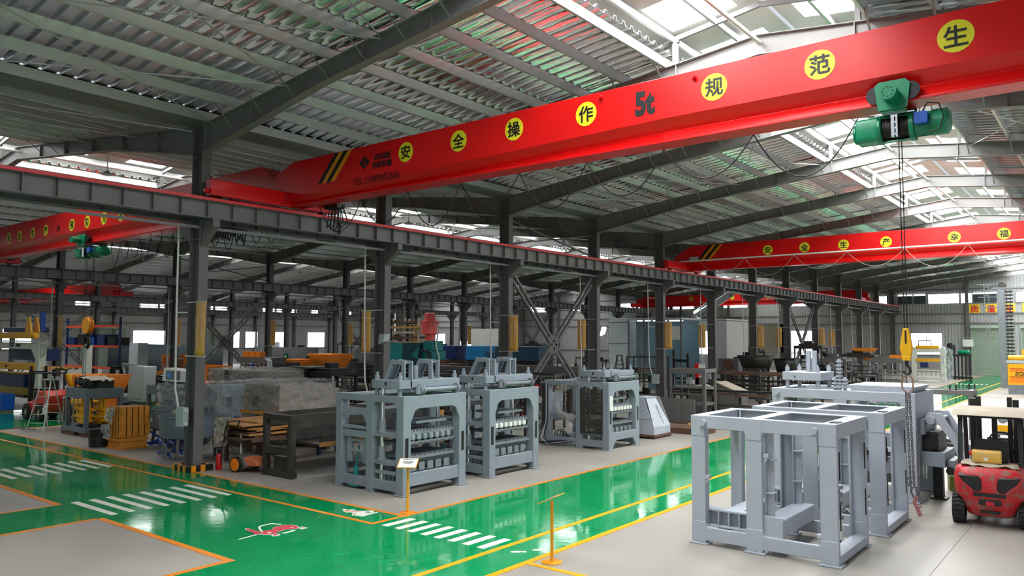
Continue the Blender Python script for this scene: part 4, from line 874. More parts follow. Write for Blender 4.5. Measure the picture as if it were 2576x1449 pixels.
# wooden crates
CRB = mat('brown_board', (150, 92, 36), .65, var=.15, vs=5)
def crate(loc, W, D, H, label, slats=True):
    r = thing('wooden_crate', label, 'crate', loc, 0, 'stacked orange wooden crates'); m = MB(); m.box(-W / 2, W / 2, 0, D, 0, .04); m.box(-W / 2, W / 2, 0, D, H - .05, H); n = 4
    m.box(-W / 2 + .04, W / 2 - .04, .05, D - .05, .04, H - .05); m.build('box', WOODO if not slats else CRB, r); s = MB()
    for i in range(n + 1):
        x = -W / 2 + (W - .07) * i / n
        if slats: s.box(x, x + .07, -.02, .0, 0, H); s.box(W / 2, W / 2 + .03, (D - .09) * i / n, (D - .09) * i / n + .09, 0, H); s.box(W / 2, W / 2 + .03, (D - .09) * (i + .5) / n, (D - .09) * (i + .5) / n + .05, 0, H)
    if slats: s.build('battens', WOODO, r)
    return r
crate((-25.85, 11.75, 0), .95, .95, .3, 'lowest and longest orange wooden crate of the stack by the pan mixer', False)
crate((-25.8, 11.78, .3), .8, .9, .12, 'thin crate lying on the lowest crate of the orange stack', False); crate((-25.8, 11.78, .42), .82, .88, .38, 'battened orange crate in the middle of the stack by the pan mixer'); crate((-25.8, 11.78, .8), .8, .85, .55, 'tall battened orange crate on top of the stack by the pan mixer')
r = thing('plastic_wrap', 'clear wrapping film hanging loose from the left of the orange crates', 'wrapping', (-26.25, 11.74, .3)); m = MB(); m.sheet((.0, -.06, 1.0), (.62, -.06, 1.05), (-.05, -.06, .55), (.45, -.06, .5), 8, .05, 3); m.sheet((-.2, -.08, .45), (.4, -.08, .5), (-.1, -.1, .0), (.35, -.08, .02), 8, .05, 4); m.build('film', FILM, r)
# hydraulic presses
def press(loc, label, base=True):
    r = thing('hydraulic_brick_press', label, 'machine', loc, 0, 'small yellow and grey hydraulic presses'); W, D, H = 1.75, 1.35, 1.72; m = MB(); z = .14 if base else 0
    for x in (0, W - .14):
        for y in (0, D - .14): m.box(x, x + .14, y, y + .14, z, H)
    m.box(0, W, 0, .14, H - .36, H); m.box(0, W, D - .14, D, H - .36, H); m.box(W - .14, W, 0, D, H - .36, H); m.box(0, .14, 0, D, H - .36, H)
    m.box(-.1, W + .1, -.06, .16, z, z + .15); m.box(-.1, W + .1, D - .16, D + .06, z, z + .15); m.box(W - .16, W + .06, 0, D, z, z + .15); m.build('frame', mat('press_grey' + str(len(MATS)), (98, 108, 114), .45, var=.06), r, bev=.008)
    for cx, cy, s in ((.52, .45, 1), (1.25, .8, 1.12), (1.05, .35, .8)):
        m = MB(); m.cyl((cx, cy, .5), (cx, cy, 1.3 * s), .09, 14); m.cyl((cx, cy, .62), (cx, cy, .72), .2, 14); m.box(cx - .34, cx + .34, cy - .12, cy + .12, .88, .98); m.box(cx - .24, cx + .24, cy - .1, cy + .1, .74, .8); m.prism([(cx - .32, .5), (cx - .2, .4), (cx + .2, .4), (cx + .32, .5), (cx + .2, .58), (cx - .2, .58)], 'y', cy - .12, cy + .12); m.cyl((cx, cy, .28), (cx, cy, .5), .06, 10); m.cyl((cx + .25, cy, .5), (cx + .25, cy, 1.3), .04, 8); m.build('hydraulic_ram', YMACH, r, bev=.008)
    P('die_table', BSTEEL, r, (.3, 1.5, .2, 1.2, .2, .36)); P('die_block', MGD, r, (.35, .75, .08, .4, .15, .4))
    m = MB(); m.cyl((.35, .3, H + .2), (1.4, .3, H + .2), .1, 12); m.cyl((.2, .5, H + .22), (.34, .5, H + .22), .2, 16); m.box(.4, 1.5, .5, 1.1, H + .02, H + .26); m.bar((.6, .1, H), (.6, .1, H + .4), .05); m.bar((1.1, .1, H), (1.7, .1, H + .35), .05); m.build('pump_unit', BSTEEL, r)
    m = MB().sheet((.4, .3, H + .36), (1.6, .3, H + .3), (.5, 1.2, H + .42), (1.7, 1.2, H + .28), 6, .05, 5); m.build('dust_cover', DUST, r)
    if base: P('skid', RUST, r, (-.15, 1.0, -.05, .12, 0, .13), (-.15, W + .1, D - .1, D + .06, 0, .13), (W - .3, W + .1, -.05, .12, 0, .13))
    return r
press((-31.35, 12.45, 0), 'grey press frame with yellow rams nearest the walkway at the left'); press((-30.7, 15.2, 0), 'grey press frame with yellow rams standing behind the wrapped pallet, nearer the front column')
r = thing('hydraulic_brick_press', 'yellow press body and rams half hidden behind the aluminium stepladder', 'machine', (-33.2, 13.7, 0), 0, 'small yellow and grey hydraulic presses'); m = MB()
for x in (.0, .55, 1.15): m.cyl((x, 0, .25), (x, 0, 1.35), .09, 12); m.cyl((x, 0, .7), (x, 0, .85), .17, 12)
m.box(-.35, 1.5, -.2, .2, .95, 1.1); m.box(-.2, 1.4, -.15, .15, .4, .5); m.build('hydraulic_ram', YMACH, r, bev=.01); P('base', BSTEEL, r, (-.4, 1.6, -.3, .5, 0, .25)); P('frame', STEEL, r, (-.45, -.3, -.3, -.16, .25, 1.5), (1.5, 1.65, -.3, -.16, .25, 1.5), (-.45, 1.65, -.3, -.16, 1.42, 1.6))
# stepladder
def ladder(loc, rz, H, label, m=CHROME, w0=.62, w1=.32):
    r = thing('stepladder', label, 'ladder', loc, rz); n = int(H / .28)
    for s in (-1, 1):
        mb = MB(); t = .55
        for k in (-1, 1): mb.bar((k * w0 / 2, s * t, 0), (k * w1 / 2, s * .06, H), .045, .025)
        for i in range(1, n):
            f = i / n; mb.bar((-(w0 + (w1 - w0) * f) / 2, s * (t + (.06 - t) * f), H * f), ((w0 + (w1 - w0) * f) / 2, s * (t + (.06 - t) * f), H * f), .04, .025)
        mb.build('ladder_side', m, r)
    P('top_cap', m, r, (-w1 / 2 - .03, w1 / 2 + .03, -.12, .12, H - .01, H + .03)); return r
ALU = mat('aluminium', (206, 206, 200), .35, .6)
ladder((-32.9, 12.4, 0), .5, 1.95, 'aluminium stepladder standing open beside the left press', ALU, .75, .4)
r = thing('work_table', 'light folding work table standing beside the stepladder', 'table', (-32.0, 13.1, 0)); P('tabletop', LGREY, r, (-.5, .5, -.3, .3, 1.25, 1.29)); legs4(r, ALU, -.48, .48, -.28, .28, 1.25, .04)
r = thing('rag', 'white rag hanging over the stepladder rungs', 'rag', (-32.65, 12.3, .62)); MB().sheet((-.2, 0, .45), (.22, 0, .42), (-.25, -.05, 0), (.2, -.04, .05), 6, .04, 8).build('cloth', WHITEP, r)
r = thing('floor_cable', 'loose coil of grey cable lying on the concrete left of the stepladder', 'cable', (-34.2, 12.0, 0)); m = MB(); m.tube([(-.6 + .12 * i, .18 * math.sin(i * 1.1), .02 + .01 * (i % 2)) for i in range(14)], .02, 6); m.build('coil', BEAMG, r)
# big yellow-orange hopper
r = thing('feed_hopper', 'bright yellow feed hopper with orange side behind the left press', 'hopper', (-35.4, 14.6, 0)); m = MB()
m.add([(-1.5, 0, 1.95), (1.3, 0, 2.0), (.9, .2, 1.05), (-1.1, .2, 1.05), (-1.5, 1.6, 1.95), (1.3, 1.6, 2.0), (.9, 1.4, 1.05), (-1.1, 1.4, 1.05)], [(0, 1, 2, 3), (5, 4, 7, 6), (4, 0, 3, 7), (1, 5, 6, 2), (3, 2, 6, 7)]); h = m.build('hopper_shell', OMACH, r); so = h.modifiers.new('gauge', 'SOLIDIFY'); so.thickness = .02
m = MB(); m.add([(-1.53, -.02, 1.97), (-.75, -.02, 1.98), (-.78, .17, 1.05), (-1.12, .17, 1.05), (-1.53, 0.5, 1.97), (-1.13, .4, 1.05)], [(0, 1, 2, 3), (4, 0, 3, 5)]); h = m.build('end_plate', YMACH, r); so = h.modifiers.new('gauge', 'SOLIDIFY'); so.thickness = .02
P('lower_belt', OMACH, r, (-.9, .8, .2, 1.4, .55, .95)); legs4(r, STEEL, -1.1, .95, .2, 1.4, 1.05, .14); P('crossbar', STEEL, r, (-1.1, .95, .2, .3, .35, .45))
# small red lift truck at the left
def wheel(r, c, rad, w, ax='x', name='wheel', hub=DUST):
    m = MB(); n = 22; pr = [(rad * .55, -w / 2), (rad * .92, -w / 2), (rad, -w * .35), (rad, w * .35), (rad * .92, w / 2), (rad * .55, w / 2), (rad * .55, -w / 2)]
    m.lathe(pr, n=n)
    for i in range(n):
        a = 2 * math.pi * i / n
        for s in (-1, 1): m.bar((rad * .99 * math.cos(a), rad * .99 * math.sin(a), 0), (rad * .99 * math.cos(a + .12), rad * .99 * math.sin(a + .12), s * w * .46), .05 * rad / .3, .03)
    o = m.build(name, RUB, r); R_ = Matrix.Rotation(math.pi / 2, 4, 'Y' if ax == 'x' else 'X'); o.matrix_local = Matrix.Translation(c) @ R_
    h = MB().cyl((0, 0, -w * .3), (0, 0, w * .3), rad * .56, 16).cyl((0, 0, -w * .36), (0, 0, w * .36), rad * .2, 10).build('hub', hub, o); return o
r = thing('forklift', 'small red lift truck with black mast parked on the green lane at the left', 'forklift', (-37.2, 14.1, 0), .0)
m = MB(); m.prism([(-1.15, .3), (-1.15, .62), (-.95, .75), (-.6, .8), (-.45, .75), (-.1, 1.0), (.2, 1.28), (.9, 1.3), (1.05, 1.1), (1.0, .55), (.8, .35), (.45, .25)], 'y', -.5, .5); m.build('body', LRED, r, bev=.06)
for x in (-.85, .55):
    for y in (-.52, .52): wheel(r, (x, y, .33 if x < 0 else .36), .33 if x < 0 else .36, .22, 'y')
m = MB()
for y in (-.3, .3): m.box(-1.35, -1.2, y - .06, y + .06, .1, 2.1); m.box(-1.28, -1.22, y - .05, y + .05, .1, 2.3)
for z in (.5, 1.2, 2.0): m.box(-1.32, -1.24, -.3, .3, z, z + .08)
m.build('mast', BSTEEL, r); P('forks', BSTEEL, r, (-2.2, -1.35, -.32, -.22, .08, .12), (-2.2, -1.35, .22, .32, .08, .12), (-1.4, -1.35, -.4, .4, .1, .6))
m = MB()
for x in (-.7, .5):
    for y in (-.42, .42): m.bar((x, y, .8), (x * .8, y, 2.0), .05)
m.box(-.6, .45, -.46, .46, 2.0, 2.05); m.build('overhead_guard', BSTEEL, r); P('seat', BLACK, r, (-.1, .3, -.25, .25, 1.15, 1.28), (.22, .34, -.25, .25, 1.25, 1.7)); P('console', BSTEEL, r, (-.85, -.5, -.3, .3, .75, 1.2))
# white and yellow brick machine at the left edge
r = thing('brick_machine', 'white framed brick machine with yellow beams and blue motors at the left edge', 'machine', (-41.2, 15.2, 0)); CREAM = mat('cream_white', (214, 214, 200), .45)
m = MB(); m.box(-.75, -.3, 0, .35, 0, 3.2); m.box(-6, -.3, 0, .35, 3.0, 3.32); m.prism([(-1.3, 3.0), (-.75, 3.0), (-.75, 2.5)], 'y', 0, .35); m.prism([(-.3, 3.3), (.7, 3.3), (.6, 3.18), (.35, 3.1), (.15, 2.75), (-.3, 2.6)], 'y', .05, .12); m.box(-.75, -.3, 2.2, 2.5, 0, 3.2); m.build('frame', CREAM, r, bev=.02)
m = MB(); m.box(-6, -1.2, -.1, .25, 3.52, 3.84); m.cyl((-1.2, .08, 3.68), (-.9, .08, 3.68), .14, 12); m.build('upper_beam', YMACH, r, bev=.02); P('lower_beam', YMACH, r, (-6, -.8, -.15, .2, 1.95, 2.3), (-6, -1.5, -.2, .1, 1.78, 1.84), bev=.02)
m = MB(); m.prism([(-2.2, 3.84), (-1.4, 3.84), (-1.7, 4.6), (-1.95, 4.6)], 'y', 0, .08); m.prism([(-2.2, 3.84), (-1.4, 3.84), (-1.7, 4.6), (-1.95, 4.6)], 'y', .35, .43); m.build('lifting_lugs', YMACH, r)
P('rail', LGREY, r, (-6, .9, -.15, -.05, 3.36, 3.42)); P('blue_drive', NAVY, r, (-6, -1.5, .6, 1.4, 2.4, 3.0), (-6, -2.6, .2, 1.2, .95, 1.75), (-6, -2.4, .3, 1.2, 3.85, 4.1), bev=.03); P('blue_post', BLUE, r, (-2.6, -2.35, .8, 1.0, 3.9, 4.9)); P('hydraulic_tank', DSTEEL, r, (-6, -2.2, .1, 1.3, .55, .95)); P('lower_panel', mat('olive_yellow', (150, 130, 24), .5), r, (-6, -1.9, .05, .5, .7, 1.05)); P('pedestal', LGREY, r, (-2.4, -1.2, .4, 1.4, 0, 1.6))
text('ZCJK', .26, 'maker_name', NAVY, r, (-3.85, -.012, 3.17), bold=.03, shear=.2); text('中材建科', .16, 'maker_name_small', BLACK, r, (-2.95, -.012, 3.18), bold=.01); text('ZCJK', .14, 'beam_lettering', BLACK, r, (-4.0, -.162, 2.1), bold=.03, shear=.2)
for i in range(3): 
    q = thing('plastic_bin', 'blue plastic bin on the floor under the white brick machine, %s from the left edge' % ORD[i], 'bin', (-44.6 + 1.0 * i, 14.2, 0), 0, 'blue bins under the brick machine'); rbox(MB(), -.42, .42, -.3, .3, .12, .85, .05).build('body', BLUE, q); P('foot', STEEL, q, (-.4, .4, -.25, .25, 0, .12))
r = thing('cardboard_canopy', 'torn brown sheet laid over a rack in front of the white brick machine', 'sheet', (-38.9, 15.0, 2.0)); MB().sheet((-1.0, -.4, .12), (1.1, -.3, .18), (-.9, .6, .2), (1.2, .5, .16), 8, .1, 5).build('sheet', WOOD, r)
r = thing('control_cabinet', 'silver control cabinet standing behind the yellow hopper', 'cabinet', (-36.6, 17.9, 0)); rbox(MB(), -.75, .75, -.3, .3, .6, 2.25, .05, axis='y').build('case', LGREY, r); P('door', LGREY, r, (-.65, .65, -.33, -.3, .75, 2.15)); P('stand', STEEL, r, (-.7, .7, -.25, .25, 0, .6))
# wrapped goods
def wrapped(loc, W, D, H, label, z0=0.0, f=FILM, core=MGD, seed=1, bands=()):
    r = thing('wrapped_pallet', label, 'wrapped goods', loc); P('load', core, r, (.08, W - .1, .08, D - .08, z0 + H * .05, z0 + H * .93)); m = MB()
    for i in range(5): P('packed_part', (BSTEEL, WOODO, MGD, NAVY, DUST)[(i + seed) % 5], r, (.05 + (W - .4) * (i % 3) / 3, .3 + (W - .4) * (i % 3) / 3, .03, .3, z0 + .1 + H * .4 * (i // 3), z0 + .1 + H * .4 * (i // 3) + .3), (W - .35, W - .05, .1 + .25 * i, .25 + .25 * i, z0 + .05, z0 + .3 + .1 * (i % 3)))
    m.sheet((0, 0, z0 + H), (W, 0, z0 + H), (-.03, 0, z0), (W + .03, 0, z0), 14, .06, seed, 12); m.sheet((W, 0, z0 + H), (W, D, z0 + H), (W, 0, z0), (W, D, z0), 12, .06, seed + 1, 12)
    m.sheet((0, 0, z0 + H), (0, D, z0 + H + .04), (W, 0, z0 + H), (W, D, z0 + H + .04), 10, .04, seed + 2, 10); m.build('wrapping_film', f, r)
    for i, (a, b, c, d, e, g, mt) in enumerate(bands): P('timber', mt, r, (a, b, c, d, e, g))
    if z0 > .1: P('trestle', RUST, r, (.1, W - .1, .1, .25, 0, z0)); P('trestle', RUST, r, (.1, W - .1, D - .3, D - .15, 0, z0))
    return r
wrapped((-24.35, 14.5, 0), 1.85, 1.6, 1.5, 'silver film wrapped block behind the front column', .62, FILM, LGREY, 11)
wrapped((-22.35, 14.15, 0), 2.05, 2.2, 1.42, 'dusty film wrapped load with yellow timber showing through, right of the silver one', .8, FILMD, DUST, 21, ((-.02, 2.0, -.03, .02, .95, 1.02, WOODO), (-.02, 2.0, -.03, .02, 1.22, 1.32, WOODO)))
wrapped((-29.6, 17.2, 0), 3.7, 2.0, .75, 'flat film covered stack behind the two wrapped blocks', 1.6, FILMD, DUST, 31)
wrapped((-23.3, 16.6, 0), 1.45, 1.4, .75, 'small dusty wrapped crate right of the big wrapped blocks', 1.0, FILMD, DUST, 41)
wrapped((-28.65, 14.6, 0), 2.2, 1.5, 1.35, 'film wrapped machine under the grey panel, left of the front column', .55, FILM, BSTEEL, 51)
r = thing('control_console', 'white control console with grey label panel lying on the film wrapped machine', 'panel', (-28.55, 14.7, 1.97)); m = MB(); m.prism([(0, 0), (2.1, 0), (1.95, .42), (.15, .5)], 'y', 0, .5); m.build('housing', WHITEP, r, bev=.03); P('label_plate', BEAMG, r, (.35, 1.35, -.02, -.004, .08, .4)); P('blue_label', mat('label_blue', (90, 150, 220), .4), r, (.45, .75, -.03, -.02, .12, .36))
# timber, sweeper, sack, dark conveyor
r = thing('trestle_bench', 'old wooden bench carrying the stack of boards', 'bench', (-20.9, 12.6, 0)); P('top', RUST, r, (0, 1.6, 0, 1.45, .66, .74)); legs4(r, RUST, .05, 1.5, .1, 1.4, .66, .09)
for i in range(9):
    q = thing('timber_board', 'brown timber board, %s from the bottom of the pile on the bench' % ORD[i], 'board', (-20.75 + .02 * ((i * 7) % 5), 12.35 + .07 * ((i * 5) % 7), .74 + .055 * i), .04 * ((i * 3) % 5 - 2), 'timber boards on the bench'); P('plank', WOOD if i % 3 else RUST, q, (0, 1.35, 0, 1.45, 0, .045))
r = thing('bag', 'pale cloth sack hanging against the bench just right of the front column', 'bag', (-20.4, 12.3, .45)); m = MB(); m.sheet((-.3, 0, .85), (.32, 0, .9), (-.28, -.06, 0), (.12, -.05, .06), 9, .05, 9, 10); m.sheet((-.3, .12, .85), (.32, .12, .9), (-.28, .1, 0), (.12, .1, .06), 9, .03, 10, 10); m.build('sack', CLOTH, r)
r = thing('hand_sweeper', 'orange wheeled push sweeper with black handle standing on the concrete', 'sweeper', (-19.0, 12.15, 0), .15)
m = MB(); m.prism([(-.2, .12), (-.25, .3), (-.05, .42), (.3, .4), (.45, .2), (.4, .1)], 'y', -.3, .3); m.build('body', STEEL, r, bev=.03); m = MB(); m.prism([(.1, .41), (.75, .36), (.85, .2), (.4, .16)], 'y', -.26, .26); m.build('hopper', mat('faded_orange', (206, 110, 70), .5), r, bev=.03)
for y in (-.34, .34):
    w = MB().cyl((.1, y - .04, .21), (.1, y + .04, .21), .21, 24).build('wheel', BSTEEL, r); k = MB().cyl((.1, y - .045, .21), (.1, y + .045, .21), .17, 24)
    for i in range(8):
        a = i * math.pi / 4; k.bar((.1, y - .045 if y < 0 else y + .045, .21), (.1 + .16 * math.cos(a), y - .05 if y < 0 else y + .05, .21 + .16 * math.sin(a)), .025, .02)
    k.build('wheel_disc', OMACH, w)
m = MB()
for y in (-.2, .2): m.tube([(-.05, y, .4), (-.55, y, .95), (-.5, y, 1.15), (-.4, y, 1.3)], .018, 8)
m.tube([(-.4, -.2, 1.3), (-.4, .2, 1.3)], .018, 8); m.build('handle', BLACK, r)
r = thing('broom', 'broom leaning beside the orange sweeper', 'broom', (-19.5, 12.4, 0)); m = MB(); m.cyl((-.2, .1, .9), (.15, -.1, .08), .014, 8); m.build('stick', WPIPE, r); P('head', BLACK, r, (-.15, .45, -.18, -.05, 0, .09))
r = thing('conveyor_frame', 'raw dark steel conveyor frame standing left of the corner machine', 'conveyor', (-18.05, 12.1, 0)); W, L, H = 1.25, 5.2, 1.62; m = MB()
for y in (0, L - .2):
    for x in (0, W - .15): m.box(x, x + .15, y, y + .15, 0, H)
    m.box(0, W, y, y + .16, H - .16, H - .01); m.box(.15, W - .15, y, y + .12, .58, .78); m.box(0, W, y + .02, y + .2, .02, .16)
for x in (0, W - .06): m.box(x, x + .06, 0, L, H - .36, H)
m.build('frame', DSTEEL, r, bev=.008); m = MB(); m.box(.2, W + .6, .5, L, .82, .88); m.prism([(.2, .88), (.2, 1.2), (.26, 1.2), (.26, .88)], 'y', .6, L); m.box(W + .5, W + .6, .5, L, .88, 1.1); m.box(.2, W + .5, 2.6, 2.66, .88, 1.15); m.build('trough', DSTEEL, r)
P('timber_rail', WOOD, r, (W + .62, W + .68, .4, L, .84, .95)); P('motor_box', DSTEEL, r, (.3, .8, .15, .5, .2, .5)); m = MB()
for i in range(5): m.cyl((.35 + .12 * i, .05, .84), (.35 + .12 * i, .05, .92), .04, 8)
m.cyl((.3, .06, .88), (1.0, .06, .88), .035, 8); m.build('roller_fittings', BSTEEL, r)
for i, (x, mt, lab) in enumerate(((-19.2, NAVY, 'blue'), (-18.0, WOOD, 'plywood'), (-17.2, DSTEEL, 'steel grey'), (-16.5, BLUE, 'bright blue'))):
    q = thing('storage_drum', '%s upright cylinder standing behind the dark conveyor frame' % lab, 'drum', (x, 18.6, 0)); MB().lathe([(0, 0), (.3, 0), (.3, 1.25), (.27, 1.25), (.27, .05), (0, .05)], n=20).build('shell', mt, q)
r = thing('blue_trolley', 'blue steel trolley frame carrying grey castings behind the dark conveyor', 'trolley', (-19.8, 15.2, 0)); P('deck', BLUE, r, (0, 1.6, 0, .8, .72, .8)); legs4(r, NAVY, 0, 1.6, 0, .8, .72, .1)
for i in range(4): P('casting', DUST, r, (.1 + .38 * i, .4 + .38 * i, .15, .6, .8, .95), bev=.03)
# ---------------------------------------------------------------- red forklift at the right
r = thing('forklift', 'worn red forklift seen from behind at the right edge with yellow jerrycan on it', 'forklift', (-2.16, 17.5, 0), .06); r.scale = (1.1, 1.1, 1.04)
m = MB()
def rr(z, w, d0, d1, rad=.22):
    out = []; n = 5
    for cx, cy, a in ((w - rad, d1 - .05, 0), (-w + rad, d1 - .05, math.pi / 2)): out.append((cx + (rad if cx > 0 else -rad), d1, z))
    for cx, a in ((-w + rad, math.pi), (w - rad, 1.5 * math.pi)):
        for i in range(n + 1):
            t = a + math.pi / 2 * i / n; out.append((cx + rad * math.cos(t), d0 + rad + rad * math.sin(t), z))
    return out
loft(m, [rr(.2, .36, .12, 1.0), rr(.34, .4, .04, 1.0), rr(.5, .46, .0, 1.0), rr(.6, .54, -.02, 1.0), rr(.72, .55, -.03, 1.0), rr(.96, .55, .0, 1.0), rr(1.06, .53, .05, 1.0), rr(1.1, .48, .1, .95)])
m.build('counterweight', FRED, r, bev=.02)
for s in (-1, 1):
    e = MB(); e.prism([(s * .12, .9), (s * .17, .95), (s * .48, .96), (s * .42, .84), (s * .26, .67), (s * .14, .67), (s * .11, .72)][::s], 'y', -.04, .03); e.build('vent_recess', BLACK, r, bev=.02)
    e = MB(); e.prism([(s * .24, .69), (s * .4, .84), (s * .46, .94), (s * .5, .95), (s * .43, .81), (s * .26, .66)][::s], 'y', -.05, -.02); e.build('vent_lip', FRED, r)
P('tow_slot', BLACK, r, (-.24, .24, -.035, .05, .585, .65)); P('hitch_recess', BSTEEL, r, (-.17, .17, -.02, .06, .43, .54), bev=.02); P('hitch_pin', FRED, r, (-.06, .06, -.03, .0, .43, .5)); P('lower_slot', BLACK, r, (-.15, .15, .02, .1, .27, .32))
for s in (-1, 1): wheel(r, (s * .5, .38, .27), .27, .2, 'x', 'rear_wheel', DSTEEL)
for s in (-1, 1): wheel(r, (s * .5, 1.75, .33), .33, .24, 'x', 'front_wheel', DSTEEL)
P('chassis', BSTEEL, r, (-.45, .45, .9, 2.0, .3, .75), (-.5, .5, 1.2, 1.9, .3, .6), bev=.02); P('side_cover', FRED, r, (-.5, .5, .95, 1.3, .5, .98), bev=.03)
m = MB()
for s in (-1, 1): m.bar((s * .47, .42, 1.08), (s * .46, .62, 2.0), .07, .06); m.bar((s * .46, 1.75, .7), (s * .46, 1.5, 2.0), .07, .06)
m.box(-.5, .5, .5, 1.65, 1.98, 2.02); m.build('overhead_guard', BSTEEL, r); m = MB(); m.prism([(.38, 2.03), (.5, 2.1), (1.7, 2.12), (1.75, 2.06), (1.7, 2.03)], 'x', -.58, .58); m.build('roof_sheet', DUST, r)
P('seat_cushion', RUB, r, (-.26, .26, .85, 1.25, 1.05, 1.17), bev=.04); rbox(MB(), -.27, .27, .74, .86, 1.12, 1.55, .09, axis='y').build('seat_backrest', RUB, r, bev=.02)
m = MB(); pts = [(.12 + .17 * math.cos(t), 1.42 + .06 * math.sin(t), 1.5 + .13 * math.sin(t)) for t in [2 * math.pi * i / 20 for i in range(21)]]; m.tube(pts, .016, 6); m.bar((.12, 1.42, 1.5), (.12, 1.7, 1.2), .04); m.bar((-.04, 1.42, 1.5), (.28, 1.42, 1.5), .02); m.build('steering_wheel', BLACK, r)
m = MB()
for s in (-1, 1): m.box(s * .36 - .05, s * .36 + .05, 1.95, 2.1, .1, 2.25); m.box(s * .26 - .04, s * .26 + .04, 1.95, 2.08, .1, 2.3)
for z in (.5, 1.15, 1.9): m.box(-.36, .36, 1.98, 2.06, z, z + .08)
m.cyl((0, 2.0, .2), (0, 2.0, 1.9), .05, 10); m.build('mast', BSTEEL, r); P('fork_carriage', BSTEEL, r, (-.5, .5, 2.1, 2.16, .15, .25), (-.5, .5, 2.1, 2.16, .55, .65), (-.3, -.2, 2.16, 3.1, .06, .1), (.2, .3, 2.16, 3.1, .06, .1), (-.3, -.2, 2.1, 2.16, .06, .6), (.2, .3, 2.1, 2.16, .06, .6))
P('rear_mirror_post', BSTEEL, r, (.4, .62, .75, .9, .98, 1.12)); m = MB().sheet((-.45, .12, 1.14), (.45, .12, 1.12), (-.42, .62, 1.16), (.4, .6, 1.13), 9, .03, 77); m.build('seat_cover_rag', DUST, r)
q = thing('jerrycan', 'yellow plastic jerrycan lying on the back of the red forklift', 'jerrycan', (-2.24, 17.94, 1.19), .1); rbox(MB(), -.25, .25, -.13, .13, .0, .25, .06, axis='x').build('can', mat('jerrycan_yellow', (232, 178, 50), .45, var=.15, vs=5, rgb2=(200, 168, 110)), q, bev=.02); MB().cyl((-.25, 0, .17), (-.3, 0, .17), .045, 10).build('cap', EXTR, q); P('label_patch', WHITEP, q, (-.05, .02, -.136, -.131, .06, .12))
# ---------------------------------------------------------------- middle of the hall
def frame_rack(loc, W, D, H, label, m=DSTEEL, shelves=(.4, .9), cat='rack', name='steel_rack', w=.07, items=0, seed=0, extra=None, rz=0.0):
    r = thing(name, label, cat, loc, rz); f = MB()
    for x in (0, W - w):
        for y in (0, D - w): f.box(x, x + w, y, y + w, 0, H)
    for z in (H - w,): f.box(0, W, 0, w, z, H); f.box(0, W, D - w, D, z, H); f.box(0, w, 0, D, z, H); f.box(W - w, W, 0, D, z, H)
    f.build('frame', m, r); 
    for z in shelves: P('shelf', m, r, (0, W, 0, D, z, z + .05))
    rnd = random.Random(seed); pal = (DSTEEL, BSTEEL, RUST, MGD, STEEL, CHROME, MGD)
    for i in range(items):
        z = rnd.choice(list(shelves) or [0]) + .05; x = rnd.uniform(.1, W - .35); y = rnd.uniform(.0, D - .3); k = rnd.random()
        if k < .45: P('stored_block', rnd.choice(pal), r, (x, x + rnd.uniform(.1, .4), y, y + .2, z, z + rnd.uniform(.1, .35)), bev=.01)
        elif k < .8: MB().cyl((x, y + .1, z), (x, y + .1, z + rnd.uniform(.15, .4)), rnd.uniform(.04, .12), 12).build('stored_part', rnd.choice(pal), r)
        else: MB().cyl((x, y + .1, z + .06), (min(W, x + .6), y + .1, z + .06), .05, 10).build('stored_shaft', rnd.choice(pal), r)
    return r
def skeleton(loc, W, D, H, label, m=BSTEEL, seed=0, rods=4, rod=CHROME, top=True):
    "an open machine: posts, plates, guide rods, a head"
    r = thing('press_frame', label, 'machine', loc); f = MB(); rnd = random.Random(seed); w = .1
    for x in (0, W - w):
        for y in (0, D - w): f.box(x, x + w, y, y + w, 0, H)
    f.box(0, W, 0, D, .12, .22); f.box(0, W, 0, w, H - .22, H); f.box(0, W, D - w, D, H - .22, H); f.box(0, w, 0, D, H - .16, H); f.box(W - w, W, 0, D, H - .16, H); f.box(0, W, 0, w, H * .5, H * .5 + .06)
    f.build('frame', m, r, bev=.006); P('moving_plate', m, r, (.05, W - .05, .05, D - .05, H * .62, H * .62 + .08), (.05, W - .05, .05, D - .05, H * .3, H * .3 + .12))
    for i in range(rods): x = .2 + (W - .4) * i / max(1, rods - 1); MB().cyl((x, .15, .2), (x, .15, H), .03, 8).build('guide_rod', rod, r)
    for i in range(3):
        x = .15 + (W - .4) * rnd.random(); P('cylinder_block', (MGD, DSTEEL)[i % 2], r, (x, x + .2, .05, .3, H * .7, H * .7 + .3))
    if top: P('head', m, r, (W * .15, W * .85, D * .1, D * .9, H, H + .14), (W * .3, W * .6, D * .3, D * .6, H + .14, H + .35), bev=.01)
    return r
# black frames and tables behind the wrapped goods
skeleton((-28.9, 19.8, 0), 1.25, 1.4, 2.2, 'black press frame left of the black cabinets, behind the wrapped goods', BSTEEL, 1); r = thing('steel_cabinet', 'tall black steel cabinet between the black press frames', 'cabinet', (-27.4, 19.6, 0)); P('body', BSTEEL, r, (0, 1.2, 0, 1.2, .05, 2.35)); P('door', BSTEEL, r, (.06, 1.14, -.04, 0, .2, 1.9)); P('top_tray', DSTEEL, r, (-.1, 1.5, -.1, 1.3, 2.36, 2.42))
skeleton((-26.05, 19.6, 0), 1.3, 1.4, 2.25, 'black press frame with pale fittings inside, right of the black cabinet', BSTEEL, 2, 5, MGD)
frame_rack((-26.5, 23.0, 0), 4.2, 1.2, 2.25, 'long black steel table carrying plates behind the black press frame', BSTEEL, (1.2, 2.1), 'table', 'steel_table', items=6, seed=3)
frame_rack((-24.6, 18.6, 0), 3.6, 1.0, 1.1, 'low dark steel bench behind the corner block machine', DSTEEL, (.5, 1.0), 'bench', 'steel_bench', items=7, seed=4)
